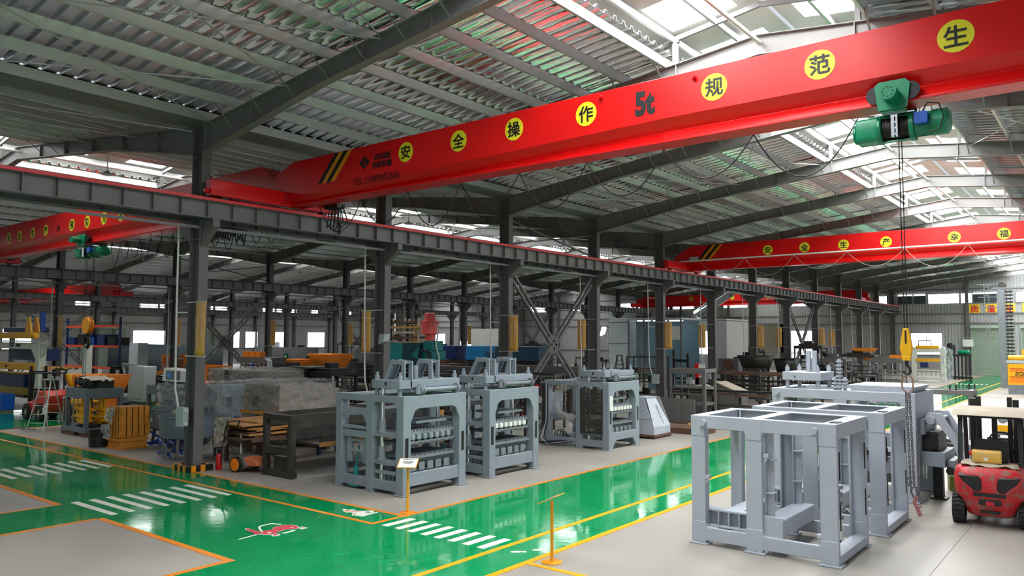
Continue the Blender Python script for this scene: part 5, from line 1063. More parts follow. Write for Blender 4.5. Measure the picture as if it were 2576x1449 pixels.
frame_rack((-22.6, 21.2, 0), 2.2, 1.2, 1.7, 'dark rack with small parts left of the second block machine', DSTEEL, (.5, 1.05, 1.6), items=12, seed=5)
r = thing('yellow_cage', 'open yellow steel frame box behind the front column', 'frame', (-34.6, 19.0, 0)); f = MB(); 
for x in (0, 1.6):
    for y in (0, 1.2): f.box(x, x + .08, y, y + .08, 1.4, 2.3)
f.box(0, 1.68, 0, .08, 2.22, 2.3); f.box(0, 1.68, 1.2, 1.28, 2.22, 2.3); f.box(0, .08, 0, 1.28, 2.22, 2.3); f.box(1.6, 1.68, 0, 1.28, 2.22, 2.3); f.box(0, 1.68, 0, 1.28, 1.4, 1.5); f.build('frame', OMACH, r); P('under_stand', BSTEEL, r, (0, 1.68, 0, 1.28, 0, 1.4))
# orange and blue machines
def batch_machine(loc, label, m=OMACH, W=4.2, H=2.6):
    r = thing('batching_machine', label, 'machine', loc); P('upper_frame', m, r, (.3, W - .9, 0, .12, H - .25, H - .1), (.3, .5, 0, .15, H - 1.0, H - .1), (W - 1.2, W - 1.0, 0, .15, H - 1.0, H - .1), (0, .2, .6, .8, H - 1.0, H - .15), (.3, W - .9, 1.2, 1.3, H - .25, H - .1))
    f = MB(); f.add([(.8, .1, H - .35), (W - 1.3, .1, H - .35), (W - .4, -.2, H - 1.15), (.4, -.2, H - 1.15), (.8, 1.4, H - .35), (W - 1.3, 1.4, H - .35), (W - .4, 1.6, H - 1.15), (.4, 1.6, H - 1.15)], [(0, 1, 2, 3), (5, 4, 7, 6), (4, 0, 3, 7), (1, 5, 6, 2), (0, 4, 5, 1)]); f.build('chute', mat('brown_chute' + str(len(MATS)), (150, 92, 50), .5), r)
    MB().cyl((W - .9, .3, H - .1), (W - .1, .3, H - .1), .26, 16).build('drum_motor', m, r); P('belt_bed', m, r, (.2, W, -.25, 1.7, H - 1.4, H - 1.15)); P('base', RUST, r, (.1, W + .4, -.1, 1.6, 0, H - 1.4)); return r
batch_machine((-49.3, 25.2, 0), 'orange batching machine with brown chute in the second bay at the left')
r = thing('screen_frame', 'tilted grey screen frame in front of the orange batching machine', 'frame', (-43.4, 20.2, 0)); f = MB(); f.prism([(0, 1.45), (.1, 1.4), (-.2, 2.15), (-.35, 2.15)], 'y', 0, .1); f.bar((-.2, .05, 2.12), (1.6, .05, 2.05), .14); f.bar((.1, .05, 1.45), (2.2, .05, 1.4), .14); f.bar((1.6, .05, 2.05), (2.2, .05, 1.4), .14); f.build('frame', LGREY, r); P('screen', BEAMG, r, (.1, 1.8, .04, .07, 1.5, 2.02)); P('stand', RUST, r, (.0, 2.4, .2, .9, 0, 1.38))
r = thing('forklift', 'black forklift with white panels parked among machines left of the grey screen', 'forklift', (-44.8, 20.6, 0), .3); P('body', BSTEEL, r, (-.9, .9, -.5, .5, .3, 1.2), bev=.08); P('white_panel', WHITEP, r, (-.75, -.2, -.53, -.5, 1.3, 1.8), (.3, .55, -.53, -.5, 1.0, 1.8)); P('mast', BSTEEL, r, (.2, .35, -.4, .4, .3, 2.1), (-.2, .9, -.45, .45, 1.2, 2.0), bev=.04)
for x in (-.6, .6): wheel(r, (x, -.52, .35), .35, .2, 'y')
r = thing('block_press', 'blue and grey press with orange top and chrome rods left of the orange hoppers', 'machine', (-35.2, 22.0, 0)); P('head_beam', STEEL, r, (0, 3.0, 0, .8, 2.35, 2.65)); P('orange_tops', OMACH, r, (.5, .95, 0, .3, 2.66, 2.92), (1.05, 1.5, 0, .3, 2.66, 2.92), (1.6, 2.0, 0, .3, 2.66, 2.92))
for i in range(9): MB().cyl((.2 + .33 * i, .1, .5), (.2 + .33 * i, .1, 2.35), .04, 8).build('rod', CHROME, r)
P('blue_post', BLUE, r, (1.25, 1.45, -.1, .1, .3, 2.3)); P('red_plate', mat('dark_maroon', (92, 34, 34), .5), r, (.3, 1.2, .3, .35, 1.2, 2.3)); P('base', BSTEEL, r, (0, 3.2, 0, 1.0, 0, .5)); m = MB()
for i in range(4): m.tube([(2.5 + .1 * i, -.05, 2.6), (2.8 + .1 * i, -.1, 2.5), (2.9 + .1 * i, -.1, 1.8), (2.95 + .1 * i, -.1, 1.3)], .03, 6)
m.build('hoses', LGREY, r)
def hopper(loc, W, D, H, z, label, m, leg=STEEL):
    r = thing('material_hopper', label, 'hopper', loc); t = .12; f = MB(); f.add([(0, 0, z + H), (W, 0, z + H), (W * (1 - t), D * .2, z), (W * t, D * .2, z), (0, D, z + H), (W, D, z + H), (W * (1 - t), D * .8, z), (W * t, D * .8, z)], [(0, 1, 2, 3), (5, 4, 7, 6), (4, 0, 3, 7), (1, 5, 6, 2)])
    o = f.build('hopper_shell', m, r); so = o.modifiers.new('gauge', 'SOLIDIFY'); so.thickness = .02; P('rim', m, r, (-.03, W + .03, -.04, .0, z + H - .06, z + H), (-.03, W + .03, D, D + .04, z + H - .06, z + H), (-.04, 0, 0, D, z + H - .06, z + H), (W, W + .04, 0, D, z + H - .06, z + H)); P('discharge_box', leg, r, (W * .2, W * .8, D * .2, D * .8, z - .25, z)); legs4(r, leg, W * .15, W * .85, D * .1, D * .9, z, .1); return r
hopper((-32.9, 24.6, 0), 1.9, 1.4, .65, 2.15, 'wide orange hopper standing out above the black frames', OMACH); hopper((-34.6, 24.4, 0), 1.2, 1.2, .45, 2.05, 'smaller orange hopper left of the wide orange one', OMACH)
# teal mixer with red cement tank
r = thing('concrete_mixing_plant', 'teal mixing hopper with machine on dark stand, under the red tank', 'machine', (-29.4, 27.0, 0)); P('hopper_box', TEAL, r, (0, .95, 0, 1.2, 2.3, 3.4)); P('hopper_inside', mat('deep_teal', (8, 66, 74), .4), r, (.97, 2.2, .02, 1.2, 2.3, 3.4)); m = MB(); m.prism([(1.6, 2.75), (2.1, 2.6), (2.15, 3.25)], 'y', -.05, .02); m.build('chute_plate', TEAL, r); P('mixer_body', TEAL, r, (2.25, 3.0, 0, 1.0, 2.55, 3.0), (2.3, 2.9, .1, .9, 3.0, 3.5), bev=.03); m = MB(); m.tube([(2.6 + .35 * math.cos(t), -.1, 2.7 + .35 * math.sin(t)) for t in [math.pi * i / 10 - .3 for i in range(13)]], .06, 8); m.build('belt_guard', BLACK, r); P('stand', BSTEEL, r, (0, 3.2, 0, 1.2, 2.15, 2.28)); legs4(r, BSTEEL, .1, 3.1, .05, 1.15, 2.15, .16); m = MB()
for i in range(10): m.tube([(2.2 + .1 * i, -.1, 2.5), (2.25 + .12 * i, -.15, 2.0), (2.1 + .13 * i, -.1, 1.5)], .02, 5)
m.build('hoses', MGD, r)
r = thing('cement_tank', 'bright red cement tank standing high above the teal mixer', 'tank', (-26.95, 27.4, 3.5)); RT = mat('tank_red', (252, 104, 94), .4); MB().lathe([(0, .1), (.22, .1), (.22, .28), (.44, .32), (.44, .98), (.27, 1.02), (.27, 1.34), (.2, 1.38), (0, 1.38)], n=32).build('tank_body', RT, r); MB().lathe([(.0, 0), (.24, 0), (.24, .1), (0, .1)], n=24).build('flange', RT, r); MB().tube([(.4, -.1, .8), (.62, -.1, .75), (.62, -.1, .1), (.5, -.1, -.2), (.75, -.1, -.8), (.7, -.1, -1.2)], .04, 8).build('white_hose', WHITEP, r)
# timber rack, blue skips, white board, bench row
r = thing('timber_rack', 'tall pile of pallets and boards on a rack behind the red tank', 'rack', (-36.8, 34.0, 0)); rnd = random.Random(12); P('frame', DUST, r, (0, .1, 0, .1, 0, 4.9), (2.3, 2.4, 0, .1, 0, 4.9), (0, .1, 1.4, 1.5, 0, 4.9), (2.3, 2.4, 1.4, 1.5, 0, 4.9), (1.1, 1.2, 0, .1, 0, 4.9))
for i in range(14): z = .4 + .32 * i; P('board_layer', (WOOD, RUST, DUST)[i % 3], r, (rnd.uniform(-.1, .2), rnd.uniform(2.1, 2.6), -.05, 1.4, z, z + .13))
for i, (x, w, mt, lab) in enumerate(((-32.6, 2.2, NAVY, 'dark blue skip left of the bright blue one'), (-29.6, 1.4, mat('sky_blue_paint', (28, 128, 186), .45), 'bright blue skip in the middle of the hall'), (-27.4, 3.0, mat('slate_blue', (34, 70, 92), .5), 'long slate blue skip right of the bright blue one'))):
    q = thing('steel_skip', lab, 'skip', (x, 33.0, 0)); f = MB(); f.prism([(0, 2.4), (w, 2.4), (w, 3.2), (0, 3.2)], 'y', 0, 1.2); f.build('body', mt, q, bev=.03); P('stand', DSTEEL, q, (.05, w - .05, .1, 1.1, 0, 2.4))
r = thing('display_board', 'plain white display board standing between the second and third columns', 'board', (-33.6, 38.0, 0)); P('board', WHITEP, r, (0, 2.3, 0, .06, 2.9, 4.25)); P('stand', STEEL, r, (.2, .3, .06, .14, 0, 4.2), (2.0, 2.1, .06, .14, 0, 4.2))
r = thing('steel_girder', 'thick grey steel girder on trestles behind the block machines', 'girder', (-24.2, 25.0, 0)); P('girder', STEEL, r, (0, 3.6, 0, .3, 1.95, 2.4), bev=.01); P('trestle', DSTEEL, r, (.3, .5, -.1, .4, 0, 1.95), (3.0, 3.2, -.1, .4, 0, 1.95))
for i in range(6): MB().cyl((-.0 + .6 * i + .2, .5, 1.6), (.6 * i + .2, .5, 1.95), .06, 8).build('bolt_part', CHROME, r)
r = thing('steel_girder', 'long grey girder lying on racks behind the cross brace', 'girder', (-25.5, 30.3, 0)); P('girder', STEEL, r, (0, 5.4, 0, .3, 1.85, 2.3), bev=.01); P('trestle', DSTEEL, r, (.3, .5, -.1, .4, 0, 1.85), (4.8, 5.0, -.1, .4, 0, 1.85))
bw = ((-30.5, 28.5, 3.0, 'workbench with white machine head left of the second column'), (-25.6, 31.3, 2.6, 'workbench with green bag behind the long grey girder'), (-24.0, 34.6, 3.2, 'grey bench with castings beyond the cross brace'), (-22.8, 38.6, 2.4, 'dark bench near the fourth column'), (-26.5, 37.0, 2.2, 'tall narrow bench in front of the glass booth'), (-21.9, 26.4, 1.7, 'parts bench behind the guarded block machine'))
for i, (x, y, w, lab) in enumerate(bw): frame_rack((x, y, 0), w, 1.0, 1.0 if i == 5 else 2.0 - .15 * (i % 2), lab, STEEL if i % 2 else DSTEEL, (.5, 1.2, 1.85 - .15 * (i % 2)) if i < 5 else (.4, .95), 'bench', 'workbench', items=12, seed=20 + i)
q = thing('milling_head', 'white machine head standing on the workbench left of the second column', 'machine', (-28.8, 28.6, 2.0)); P('table', WHITEP, q, (-.6, .6, 0, .5, 0, .1)); rbox(MB(), .3, .65, .1, .5, .1, .55, .08).build('head', WHITEP, q)
q = thing('bag', 'shiny green bag lying on the workbench behind the long grey girder', 'bag', (-25.0, 31.6, 1.88)); MB().lathe([(0, 0), (.35, .02), (.4, .15), (.25, .32), (0, .36)], n=14).build('sack', HGREEN, q)
# tool shelf with red and blue goods
r = frame_rack((-19.75, 25.4, 0), 1.75, .8, 2.2, 'tool rack crowded with red and coloured bottles beside the guarded machine', DSTEEL, (.35, .95, 1.55), 'shelf', 'tool_rack')
rnd = random.Random(5); pal = (EXTR, BLUE, WHITEP, OMACH, mat('clear_green', (40, 150, 80), .4), RUST, BSTEEL, CHROME)
for i in range(30):
    z = (.4, 1.0, 1.6)[i % 3]; x = -19.68 + 1.6 * ((i // 3) / 10) + rnd.uniform(0, .03); h = rnd.uniform(.14, .34); q = thing('container', '%s container on the %s shelf of the crowded tool rack, %s from the left' % (('red', 'blue', 'white', 'orange', 'green', 'rusty', 'black', 'shiny')[(i * 5 + i // 7) % 8], ('bottom', 'middle', 'top')[i % 3], ORD[i // 3]), 'container', (x, 25.5 + .2 * (i % 2), z), 0, 'containers on the tool rack')
    (MB().cyl((.06, 0, 0), (.06, 0, h * .8), .055, 10).cyl((.06, 0, h * .8), (.06, 0, h), .025, 8) if i % 2 else B((0, .12, 0, .14, 0, h * .7))).build('body', pal[(i * 5 + i // 7) % 8], q)
r = thing('tool_trolley', 'thin dark pole trolley on castors between the block machines', 'trolley', (-16.3, 21.2, 0)); P('pole', BSTEEL, r, (0, .06, 0, .06, .1, 2.05), (0, .5, 0, .06, 1.55, 1.62), (.46, .5, 0, .05, .2, 1.6)); MB().cyl((.03, -.02, .1), (.03, .05, .1), .1, 14).build('castor', WHITEP, r); MB().cyl((.48, -.02, .1), (.48, .05, .1), .1, 14).build('castor', WHITEP, r)
# low panel, grey gate, tipping bins
r = thing('metal_screen', 'plain grey sheet panel standing low behind the sloped chute', 'panel', (-16.3, 30.9, 0)); P('panel', STEEL, r, (0, 1.1, 0, .06, .05, 1.05), (1.14, 1.75, 0, .06, .05, 1.05)); P('base', RUST, r, (-.1, 1.9, -.3, .4, 0, .05))
skeleton((-16.3, 32.0, 0), 1.75, 1.2, 2.3, 'grey gate like frame behind the low sheet panel', STEEL, 6, 3, STEEL, False)
for x, lab in ((-16.4, 'left of the two tilted grey tipping bins'), (-14.9, 'right of the two tilted grey tipping bins')):
    q = thing('tipping_bin', lab + ' behind the bare frames', 'bin', (x, 35.2, 0), 0, 'tilted grey bins'); f = MB(); f.prism([(-.5, 1.55), (.65, 1.1), (.45, .1), (-.35, .05), (-.55, .5)], 'y', 0, 1.1); f.build('body', STEEL, q); f = MB(); f.prism([(-.54, 1.6), (.7, 1.12), (.68, 1.06), (-.54, 1.54)], 'y', -.05, 1.15); f.build('rim', DUST, q); P('stand', RUST, q, (.3, .4, .0, .1, 0, .6), (-.5, -.4, 0, .1, 0, .4))
def bars(loc, L, label, n=10, m=DSTEEL, H=2.0):
    r = thing('bar_rack', label, 'rack', loc); P('post', DSTEEL, r, *[(L * f, L * f + .12, 0, .12, 0, H + .1) for f in (.08, .36, .64, .92)]); P('arm', DSTEEL, r, *[(L * f, L * f + .12, -.4, .7, z, z + .08) for f in (.08, .36, .64, .92) for z in (.5, 1.15, H - .2)])
    rnd = random.Random(int(L * 10))
    for i in range(n):
        z = (.58, 1.23, H - .12)[i % 3]; y = -.35 + .12 * (i // 3); MB().bar((rnd.uniform(-.4, .2), y, z + .05), (L + rnd.uniform(-.3, .5), y, z + .05), .09, .09).build('steel_bar', (m, BSTEEL, RUST)[(i + i // 3) % 3], r)
    return r
bars((-19.2, 39.0, 0), 6.8, 'long rack of dark steel bars behind the tipping bins', 15); bars((-18.6, 43.5, 0), 6.0, 'second rack of dark steel bars farther back', 12, H=1.7); bars((-16.8, 34.0, 0), 4.6, 'low rack of steel sections just behind the tipping bins', 9, H=1.2)
r = thing('notice_post', 'red post with two white notices beside the fifth column', 'post', (-17.3, 36.8, 0)); P('post', EXTR, r, (0, .2, 0, .2, 0, 2.4)); P('notice', WHITEP, r, (.22, .55, 0, .03, 1.95, 2.35)); P('notice', WHITEP, r, (.22, .55, 0, .03, 1.25, 1.75))
hopper((-18.9, 46.3, 0), 1.9, 1.2, .75, 1.9, 'dark hopper on a stand left of the fifth column', DSTEEL, DSTEEL); hopper((-16.6, 46.2, 0), 1.2, 1.0, .9, 1.6, 'small black bin right of the fifth column', BSTEEL, DSTEEL)
frame_rack((-23.5, 40.6, 0), 2.8, .9, 2.6, 'tall dark table frame in front of the white room', DSTEEL, (1.3, 1.9), 'table', 'steel_table', items=5, seed=31)
q = thing('chair', 'dark upright chair like frame in front of the white room', 'frame', (-20.9, 41.5, 0)); P('frame', BSTEEL, q, (0, .12, 0, .1, 0, 3.0), (.9, 1.02, 0, .1, 0, 2.8), (0, 1.0, 0, .1, 2.3, 2.45), (0, 1.0, 0, .6, 1.3, 1.4))
# glass booth, white room, ply shack
r = thing('glass_booth', 'tall glazed booth with ceiling lights near the fourth column', 'booth', (-28.95, 47.5, 0)); P('grey_cabinet', LGREY, r, (.1, 1.6, 0, 1.2, 0, 5.1), bev=.02); P('cabinet_joint', STEEL, r, (.08, 1.62, -.02, 1.0, 1.55, 1.6), (.08, 1.62, -.02, 1.0, 3.3, 3.35), (.08, 1.62, -.02, 1.0, 4.8, 4.84)); P('post', STEEL, r, (1.6, 1.7, 0, .1, 0, 5), (2.8, 2.9, 0, .1, 0, 5), (5.6, 5.7, 0, .1, 0, 5)); P('back_wall', mat('booth_blue', (110, 142, 156), .4), r, (1.6, 5.6, 2.9, 3.0, 0, 4.9)); P('glass', GLASSB, r, (1.7, 2.8, .02, .04, 1.6, 4.8), (2.9, 5.6, .02, .04, 1.6, 4.8)); P('roof_frame', LGREY, r, (1.6, 5.7, 0, 3.0, 4.95, 5.08)); P('transom', STEEL, r, (1.6, 5.7, 0, .06, 1.55, 1.62)); P('sign_board', WHITEP, r, (4.5, 5.6, -.06, -.02, 3.6, 4.5))
for i in range(3): P('ceiling_light', LAMPW, r, (1.9 + 1.1 * i, 2.8 + 1.1 * i, .8 + .3 * i, 1.1 + .3 * i, 4.88, 4.94))
ladder((-24.9, 42.2, 0), .3, 2.6, 'dark stepladder standing in front of the glass booth', BSTEEL, .8, .3)
r = thing('flood_light', 'bright flood light fixed beside the fourth column', 'lamp', (-29.45, 47.5, 4.2)); m = MB(); m.prism([(-.2, -.35), (.12, -.2), (.26, .3), (-.02, .3)], 'y', 0, .2); m.build('lamp_head', LAMPW, r); P('arm', STEEL, r, (.1, .6, .05, .1, .25, .3))
r = thing('white_room', 'white panelled room in the middle distance right of the fourth column', 'cabin', (-26.4, 52.5, 0)); P('panel', WSHEET, r, (0, 1.9, 0, .12, 0, 5.0), (1.92, 4.2, 0, .12, 0, 4.95), (4.08, 4.2, .12, 4, 0, 4.95), (0, .12, .12, 4, 0, 5.0), bev=.01); P('roof', WHITEP, r, (0, 4.2, 0, 4, 5.0, 5.1)); P('window_pane', WINM, r, (2.1, 2.9, -.03, 0, 2.6, 4.2))
r = thing('ventilation_duct', 'slanted silver ventilation duct over the white room', 'duct', (-25.8, 54.0, 5.45)); MB().cyl((.6, 0, 0), (3.6, 0, 1.8), .35, 16).cyl((.6, 0, -.45), (.6, 0, .05), .35, 16).build('duct', CHROME, r)
r = thing('plywood_screen', 'pale plywood screen wall between the fifth and sixth columns', 'screen', (-26.6, 62.0, 0)); PLY = mat('pale_ply', (196, 188, 166), .7, var=.12, vs=2); P('sheet', PLY, r, (0, 5.6, 0, .1, 2.6, 4.9), (0, 2.2, 0, .1, 0, 2.6)); P('cap', WHITEP, r, (-.1, 5.7, -.05, .15, 4.9, 5.0)); P('post', STEEL, r, (4.9, 5.2, 0, .2, 0, 4.9))
r = thing('notice_board', 'grey notice board on top of the plywood screen', 'board', (-26.4, 61.9, 4.5)); P('board', STEEL, r, (0, 1.5, 0, .06, 0, 1.0)); P('lower_board', BSTEEL, r, (0, 1.5, 0, .06, -.4, -.02))
# darker machines farther back along the lane
dm = ((-21.5, 52.0, 1.6, 2.4, 'dark machine with round fan just left of the seventh column'), (-19.0, 57.0, 2.0, 3.2, 'tall black press standing before the bright doorway'), (-16.9, 56.0, 1.8, 2.3, 'dark press to the right of the tall black one'), (-24.6, 58.5, 2.4, 2.8, 'dark machine with pipes in front of the bright doorway'), (-17.6, 64.0, 2.4, 2.5, 'dark machine with orange bar on top near the eighth column'), (-14.9, 60.5, 2.4, 2.2, 'wide dark lattice machine beside the far lane'), (-16.0, 50.8, 1.5, 1.7, 'grey press with box on top beside the far racks'), (-30.5, 62.0, 2.4, 3.0, 'black machine behind the plywood screen'))
for i, (x, y, w, h, lab) in enumerate(dm): skeleton((x, y, 0), w, 1.4, h, lab, (BSTEEL, DSTEEL, STEEL)[i % 3], 40 + i, 3 + i % 3, (MGD, CHROME)[i % 2])
for i in range(6):
    x, y = (-19.2, -17.2, -15.0, -13.9, -18.9, -16.6)[i], (47.9, 48.4, 48.6, 52.6, 53.4, 53.0)[i]; frame_rack((x, y, 0), 1.6, 1.0, 1.3 + .2 * (i % 2), 'dark parts bench number-plate free, %s along the far machine row' % ORD[i] if False else 'cluttered dark parts bench, %s from the left in the far machine row' % ORD[i], DSTEEL, (.4, .9, 1.25), 'bench', 'workbench', items=9, seed=60 + i)
for i, (x, y, h) in enumerate(((-16.0, 64.2, 2.75), (-15.3, 64.4, 2.0), (-13.0, 61.0, 2.3))):
    q = thing('orange_beam', 'orange machine beam laid on the far dark machines, %s from the left' % ORD[i], 'beam', (x, y, h)); m = MB(); m.prism([(-.9, .25), (.9, .25), (.7, 0), (-.7, 0)], 'y', 0, .5); m.build('beam', OMACH, q)
r = thing('fan_unit', 'grey boxed fan unit with brown round grille near the seventh column', 'fan', (-21.6, 49.6, 1.4)); P('case', STEEL, r, (0, 1.4, 0, .8, 0, .95), bev=.02); MB().cyl((.7, -.02, .48), (.7, .0, .48), .38, 20).build('grille', RUST, r); P('stand', DSTEEL, r, (.1, 1.3, .1, .7, -1.4, 0))
r = thing('inclined_conveyor', 'dark inclined conveyor sloping down beside the eighth column', 'conveyor', (-18.4, 60.0, 0)); m = MB(); m.bar((0, 0, 3.0), (3.6, .2, .6), .5, .25); m.bar((0, 0, 2.9), (0, 0, 0), .1); m.bar((2.4, 0, 1.2), (2.4, 0, 0), .1); m.build('belt_frame', BSTEEL, r)
# dark corrugated fence along the third bay
def fence(x0, x1, y, h, label, z0=0.0, m=FENCE):
    vs = []; fs = []; n = int((x1 - x0) / .25)
    for i in range(n + 1):
        for k, (d, p) in enumerate(((0, 0), (.12, .04))):
            for z in (z0, h): vs.append((x0 + i * .25 + d, y + p * 1, z))
    for i in range(len(vs) // 2 - 1): fs.append((2 * i, 2 * i + 1, 2 * i + 3, 2 * i + 2))
    o = MB().add(vs, fs).build('sheet_fence', m, ang=.2); so = o.modifiers.new('gauge', 'SOLIDIFY'); so.thickness = .01; return tag(o, label, 'fence')
fence(-71.5, -52.8, 31.8, 3.05, 'dark corrugated sheet fence across the third bay at the left'); fence(-56.0, -47.6, 36.5, 2.9, 'dark grey sheet fence with exit sign behind the front column', m=STEEL); fence(-50.0, -38.5, 42.0, 2.7, 'blue grey sheet fence behind the orange hoppers')
r = thing('exit_sign', 'small green exit sign on the grey sheet fence', 'sign', (-51.6, 36.46, 1.55)); P('plate', HGREEN, r, (-.25, .25, 0, .03, 0, .85)); P('pictogram', WHITEP, r, (-.12, .12, -.01, 0, .45, .7), (-.15, .15, -.01, 0, .15, .25))
for i, (x, y) in enumerate(((-60.5, 28.5), (-66.5, 44.5), (-84.0, 48.0), (-88.0, 58.0))):
    q = thing('steel_cabinet', '%s grey cabinet from the left standing far back in the third and fourth bays' % ORD[i], 'cabinet', (x, y, 0)); P('body', LGREY if i < 2 else NAVY, q, (0, 1.4, 0, .8, 0, 3.2 if i < 2 else 2.6), bev=.02); P('door', LGREY, q, (.05, 1.35, -.03, 0, .2, 2.4))
r = thing('storage_rack', 'orange and blue pallet rack behind the white brick machine', 'rack', (-62.0, 24.5, 0)); P('upright', NAVY, r, (0, .15, 0, .12, 0, 5), (4.2, 4.35, 0, .12, 0, 5), (8.4, 8.55, 0, .12, 0, 5)); P('beam', mat('rack_orange', (226, 78, 36), .45), r, *[(0, 8.5, -.02, .1, z, z + .15) for z in (1.4, 2.9, 4.3)])
for i in range(5): P('stored_goods', (NAVY, BSTEEL, BLUE)[i % 3], r, (.4 + 1.6 * i, 1.5 + 1.6 * i, 0, 1, 3.05, 3.6 + .2 * (i % 2)))
for i in range(8):
    x, y = -70 + 4.1 * i, 50 + 3.0 * (i % 3); skeleton((x, y, 0), 2.4, 1.4, 2.5 + .6 * (i % 3), 'dark machine far back in the third bay, %s from the left' % ORD[i], (BSTEEL, DSTEEL)[i % 2], 80 + i, 4, (CHROME, MGD)[i % 2])
for i in range(7):
    x, y = -44.5 + 2.6 * i, 52 + 3.4 * (i % 4); frame_rack((x, y, 0), 2.2, 1.2, 2.0 + .3 * (i % 2), 'dark storage rack in the middle of the second bay, %s from the left' % ORD[i], DSTEEL, (.5, 1.2, 1.8), items=10, seed=100 + i)
for i in range(6):
    x, y = -43.5 + 2.6 * i, 28.5 + 1.1 * (i % 3); skeleton((x, y, 0), 2.0, 1.3, 1.9 + .2 * (i % 2), 'dark half built machine behind the wrapped goods, %s from the left' % ORD[i], (DSTEEL, BSTEEL, RUST)[i % 3], 120 + i, 4, CHROME)
for i, (x, y, w, h, lab, mt) in enumerate(((-40.6, 17.3, 2.8, .75, 'grey sheet steel bundle on a low trestle behind the presses', MGD), (-38.3, 20.2, 3.0, 1.0, 'dark sheet bundle left of the wrapped stack', DSTEEL), (-31.8, 18.0, 2.0, .8, 'pale sheet bundle behind the near press', LGREY))):
    q = thing('sheet_bundle', lab, 'steel stack', (x, y, 0)); P('sheets', mt, q, (0, w, 0, 1.6, h * .6, h)); P('trestle', RUST, q, (.2, w - .2, .2, 1.4, 0, h * .6))
# ---------------------------------------------------------------- far end of the near bay
r = thing('block_making_machine', 'white block machine with yellow beams and loose film far down the hall', 'machine', (-15.2, 77.0, 0)); P('frame', CREAM, r, (0, .4, 0, .5, 0, 3.0), (2.3, 2.7, 0, .5, 0, 3.0), (0, 2.7, 0, .5, 2.55, 2.9), (0, 2.7, 0, .5, .1, .4), (.4, 2.3, .1, .4, .9, 1.02), bev=.03); P('yellow_beam', YMACH, r, (.4, 2.3, -.05, .45, 1.75, 2.0), (.4, 2.2, -.05, .45, 2.9, 3.15)); P('blue_motor', NAVY, r, (.7, 1.3, .1, .5, 1.2, 1.65)); P('roller', CREAM, r, *[(.5 + .38 * i, .75 + .38 * i, .0, .3, .45, .8) for i in range(5)]); m = MB(); m.sheet((2.5, -.1, 3.2), (3.3, .4, 2.8), (2.4, -.15, .0), (3.2, .3, .1), 10, .12, 66, 12); m.build('loose_film', FILM, r); m = MB(); m.tube([(.6, .2, 3.15), (.6, .2, 3.6), (1.6, .2, 3.6), (1.6, .2, 3.2)], .05, 6); m.build('top_frame', BSTEEL, r)
r = thing('parts_stand', 'black lattice stand with green sack on top beside the far green lane', 'stand', (-13.2, 82.0, 0)); P('frame', BSTEEL, r, *[(.3 * i, .3 * i + .12, 0, .12, 0, 2.3) for i in range(7)], (0, 2.0, 0, .8, 2.2, 2.35), (0, 2.0, 0, .8, .1, .3)); P('sack', HGREEN, r, (.9, 1.9, .1, .7, 2.35, 2.75), bev=.15); P('cone', BSTEEL, r, (.0, .7, .1, .7, 2.35, 3.4), bev=.2)
sg = thing('red_character_sign', 'x', 'sign'); bpy.data.objects.remove(sg); RCH = mat('sign_red', (206, 34, 26), .5); YS = mat('sign_yellow', (228, 196, 52), .5)
for x, ch, lab in ((-12.3, '质', 'first'), (-10.8, '量', 'second'), (-9.2, '至', 'third'), (-7.6, '上', 'fourth')):
    q = thing('character_sign', 'square yellow sign with red character, %s from the left on the back wall' % lab, 'sign', (x, 93.5, 6.95), 0, 'yellow slogan signs on the back wall'); P('plate', YS, q, (-.5, .5, 0, .05, -.55, .5)); text(ch, .8, 'character', RCH, q, (0, -.012, -.02), bold=.018)
r = thing('bucket_elevator', 'grey steel lattice tower with ladder near the right edge far back', 'tower', (-7.7, 70.5, 0)); P('column', MGD, r, (0, .45, 0, .4, 0, 7.6), bev=.01); P('rail', STEEL, r, (.55, .62, 0, .1, 0, 7.6), (.8, .86, 0, .1, 0, 7.6)); m = MB()
for i in range(26): m.box(.5, 1.0, -.02, .12, .6 + .27 * i, .72 + .27 * i)
m.build('buckets', BSTEEL, r); m = MB(); m.box(-.9, -.86, .0, .04, 3.4, 8.0); m.box(-.6, -.56, .0, .04, 3.4, 8.0)
for i in range(14): m.box(-.9, -.56, 0, .04, 3.5 + .33 * i, 3.53 + .33 * i)
for z in (6.2, 7.0, 8.0): m.box(-1.3, .1, -.02, .06, z, z + .05)
m.build('ladder', MGD, r); P('platform', MGD, r, (-.4, 2.4, 0, .6, 7.65, 7.75)); MB().cyl((.3, .2, 7.9), (.3, .5, 7.9), .3, 14).build('head_drum', DSTEEL, r)
r = thing('block_machine', 'bright yellow machine with lettering standing at the right edge far back', 'machine', (-6.4, 62.6, 0)); P('yellow_panel', YMACH, r, (0, 3, 0, .1, 1.75, 2.05), (0, .12, 0, .1, .7, 2.0), (0, 3, 0, .1, .62, .78), (0, 3, 0, .1, 1.2, 1.5)); P('mesh_panel', OMACH, r, (.12, 3, .04, .08, .78, 1.75)); text('ZCJK', .3, 'maker_name', BLACK, r, (.75, -.012, 1.35), bold=.03, shear=.2); P('base', MGD, r, (0, 3, 0, 1.5, 0, .6)); MB().cyl((0, .6, 2.45), (1.0, .6, 2.45), .2, 14).cyl((1.0, .6, 2.5), (2.6, .6, 2.5), .28, 14).build('motor', YMACH, r, bev=.02); P('upper_box', YMACH, r, (.8, 2.5, .5, 1.2, 2.6, 3.0)); P('grey_beam', LGREY, r, (-.05, 3, -.05, 1.2, 2.12, 2.28))
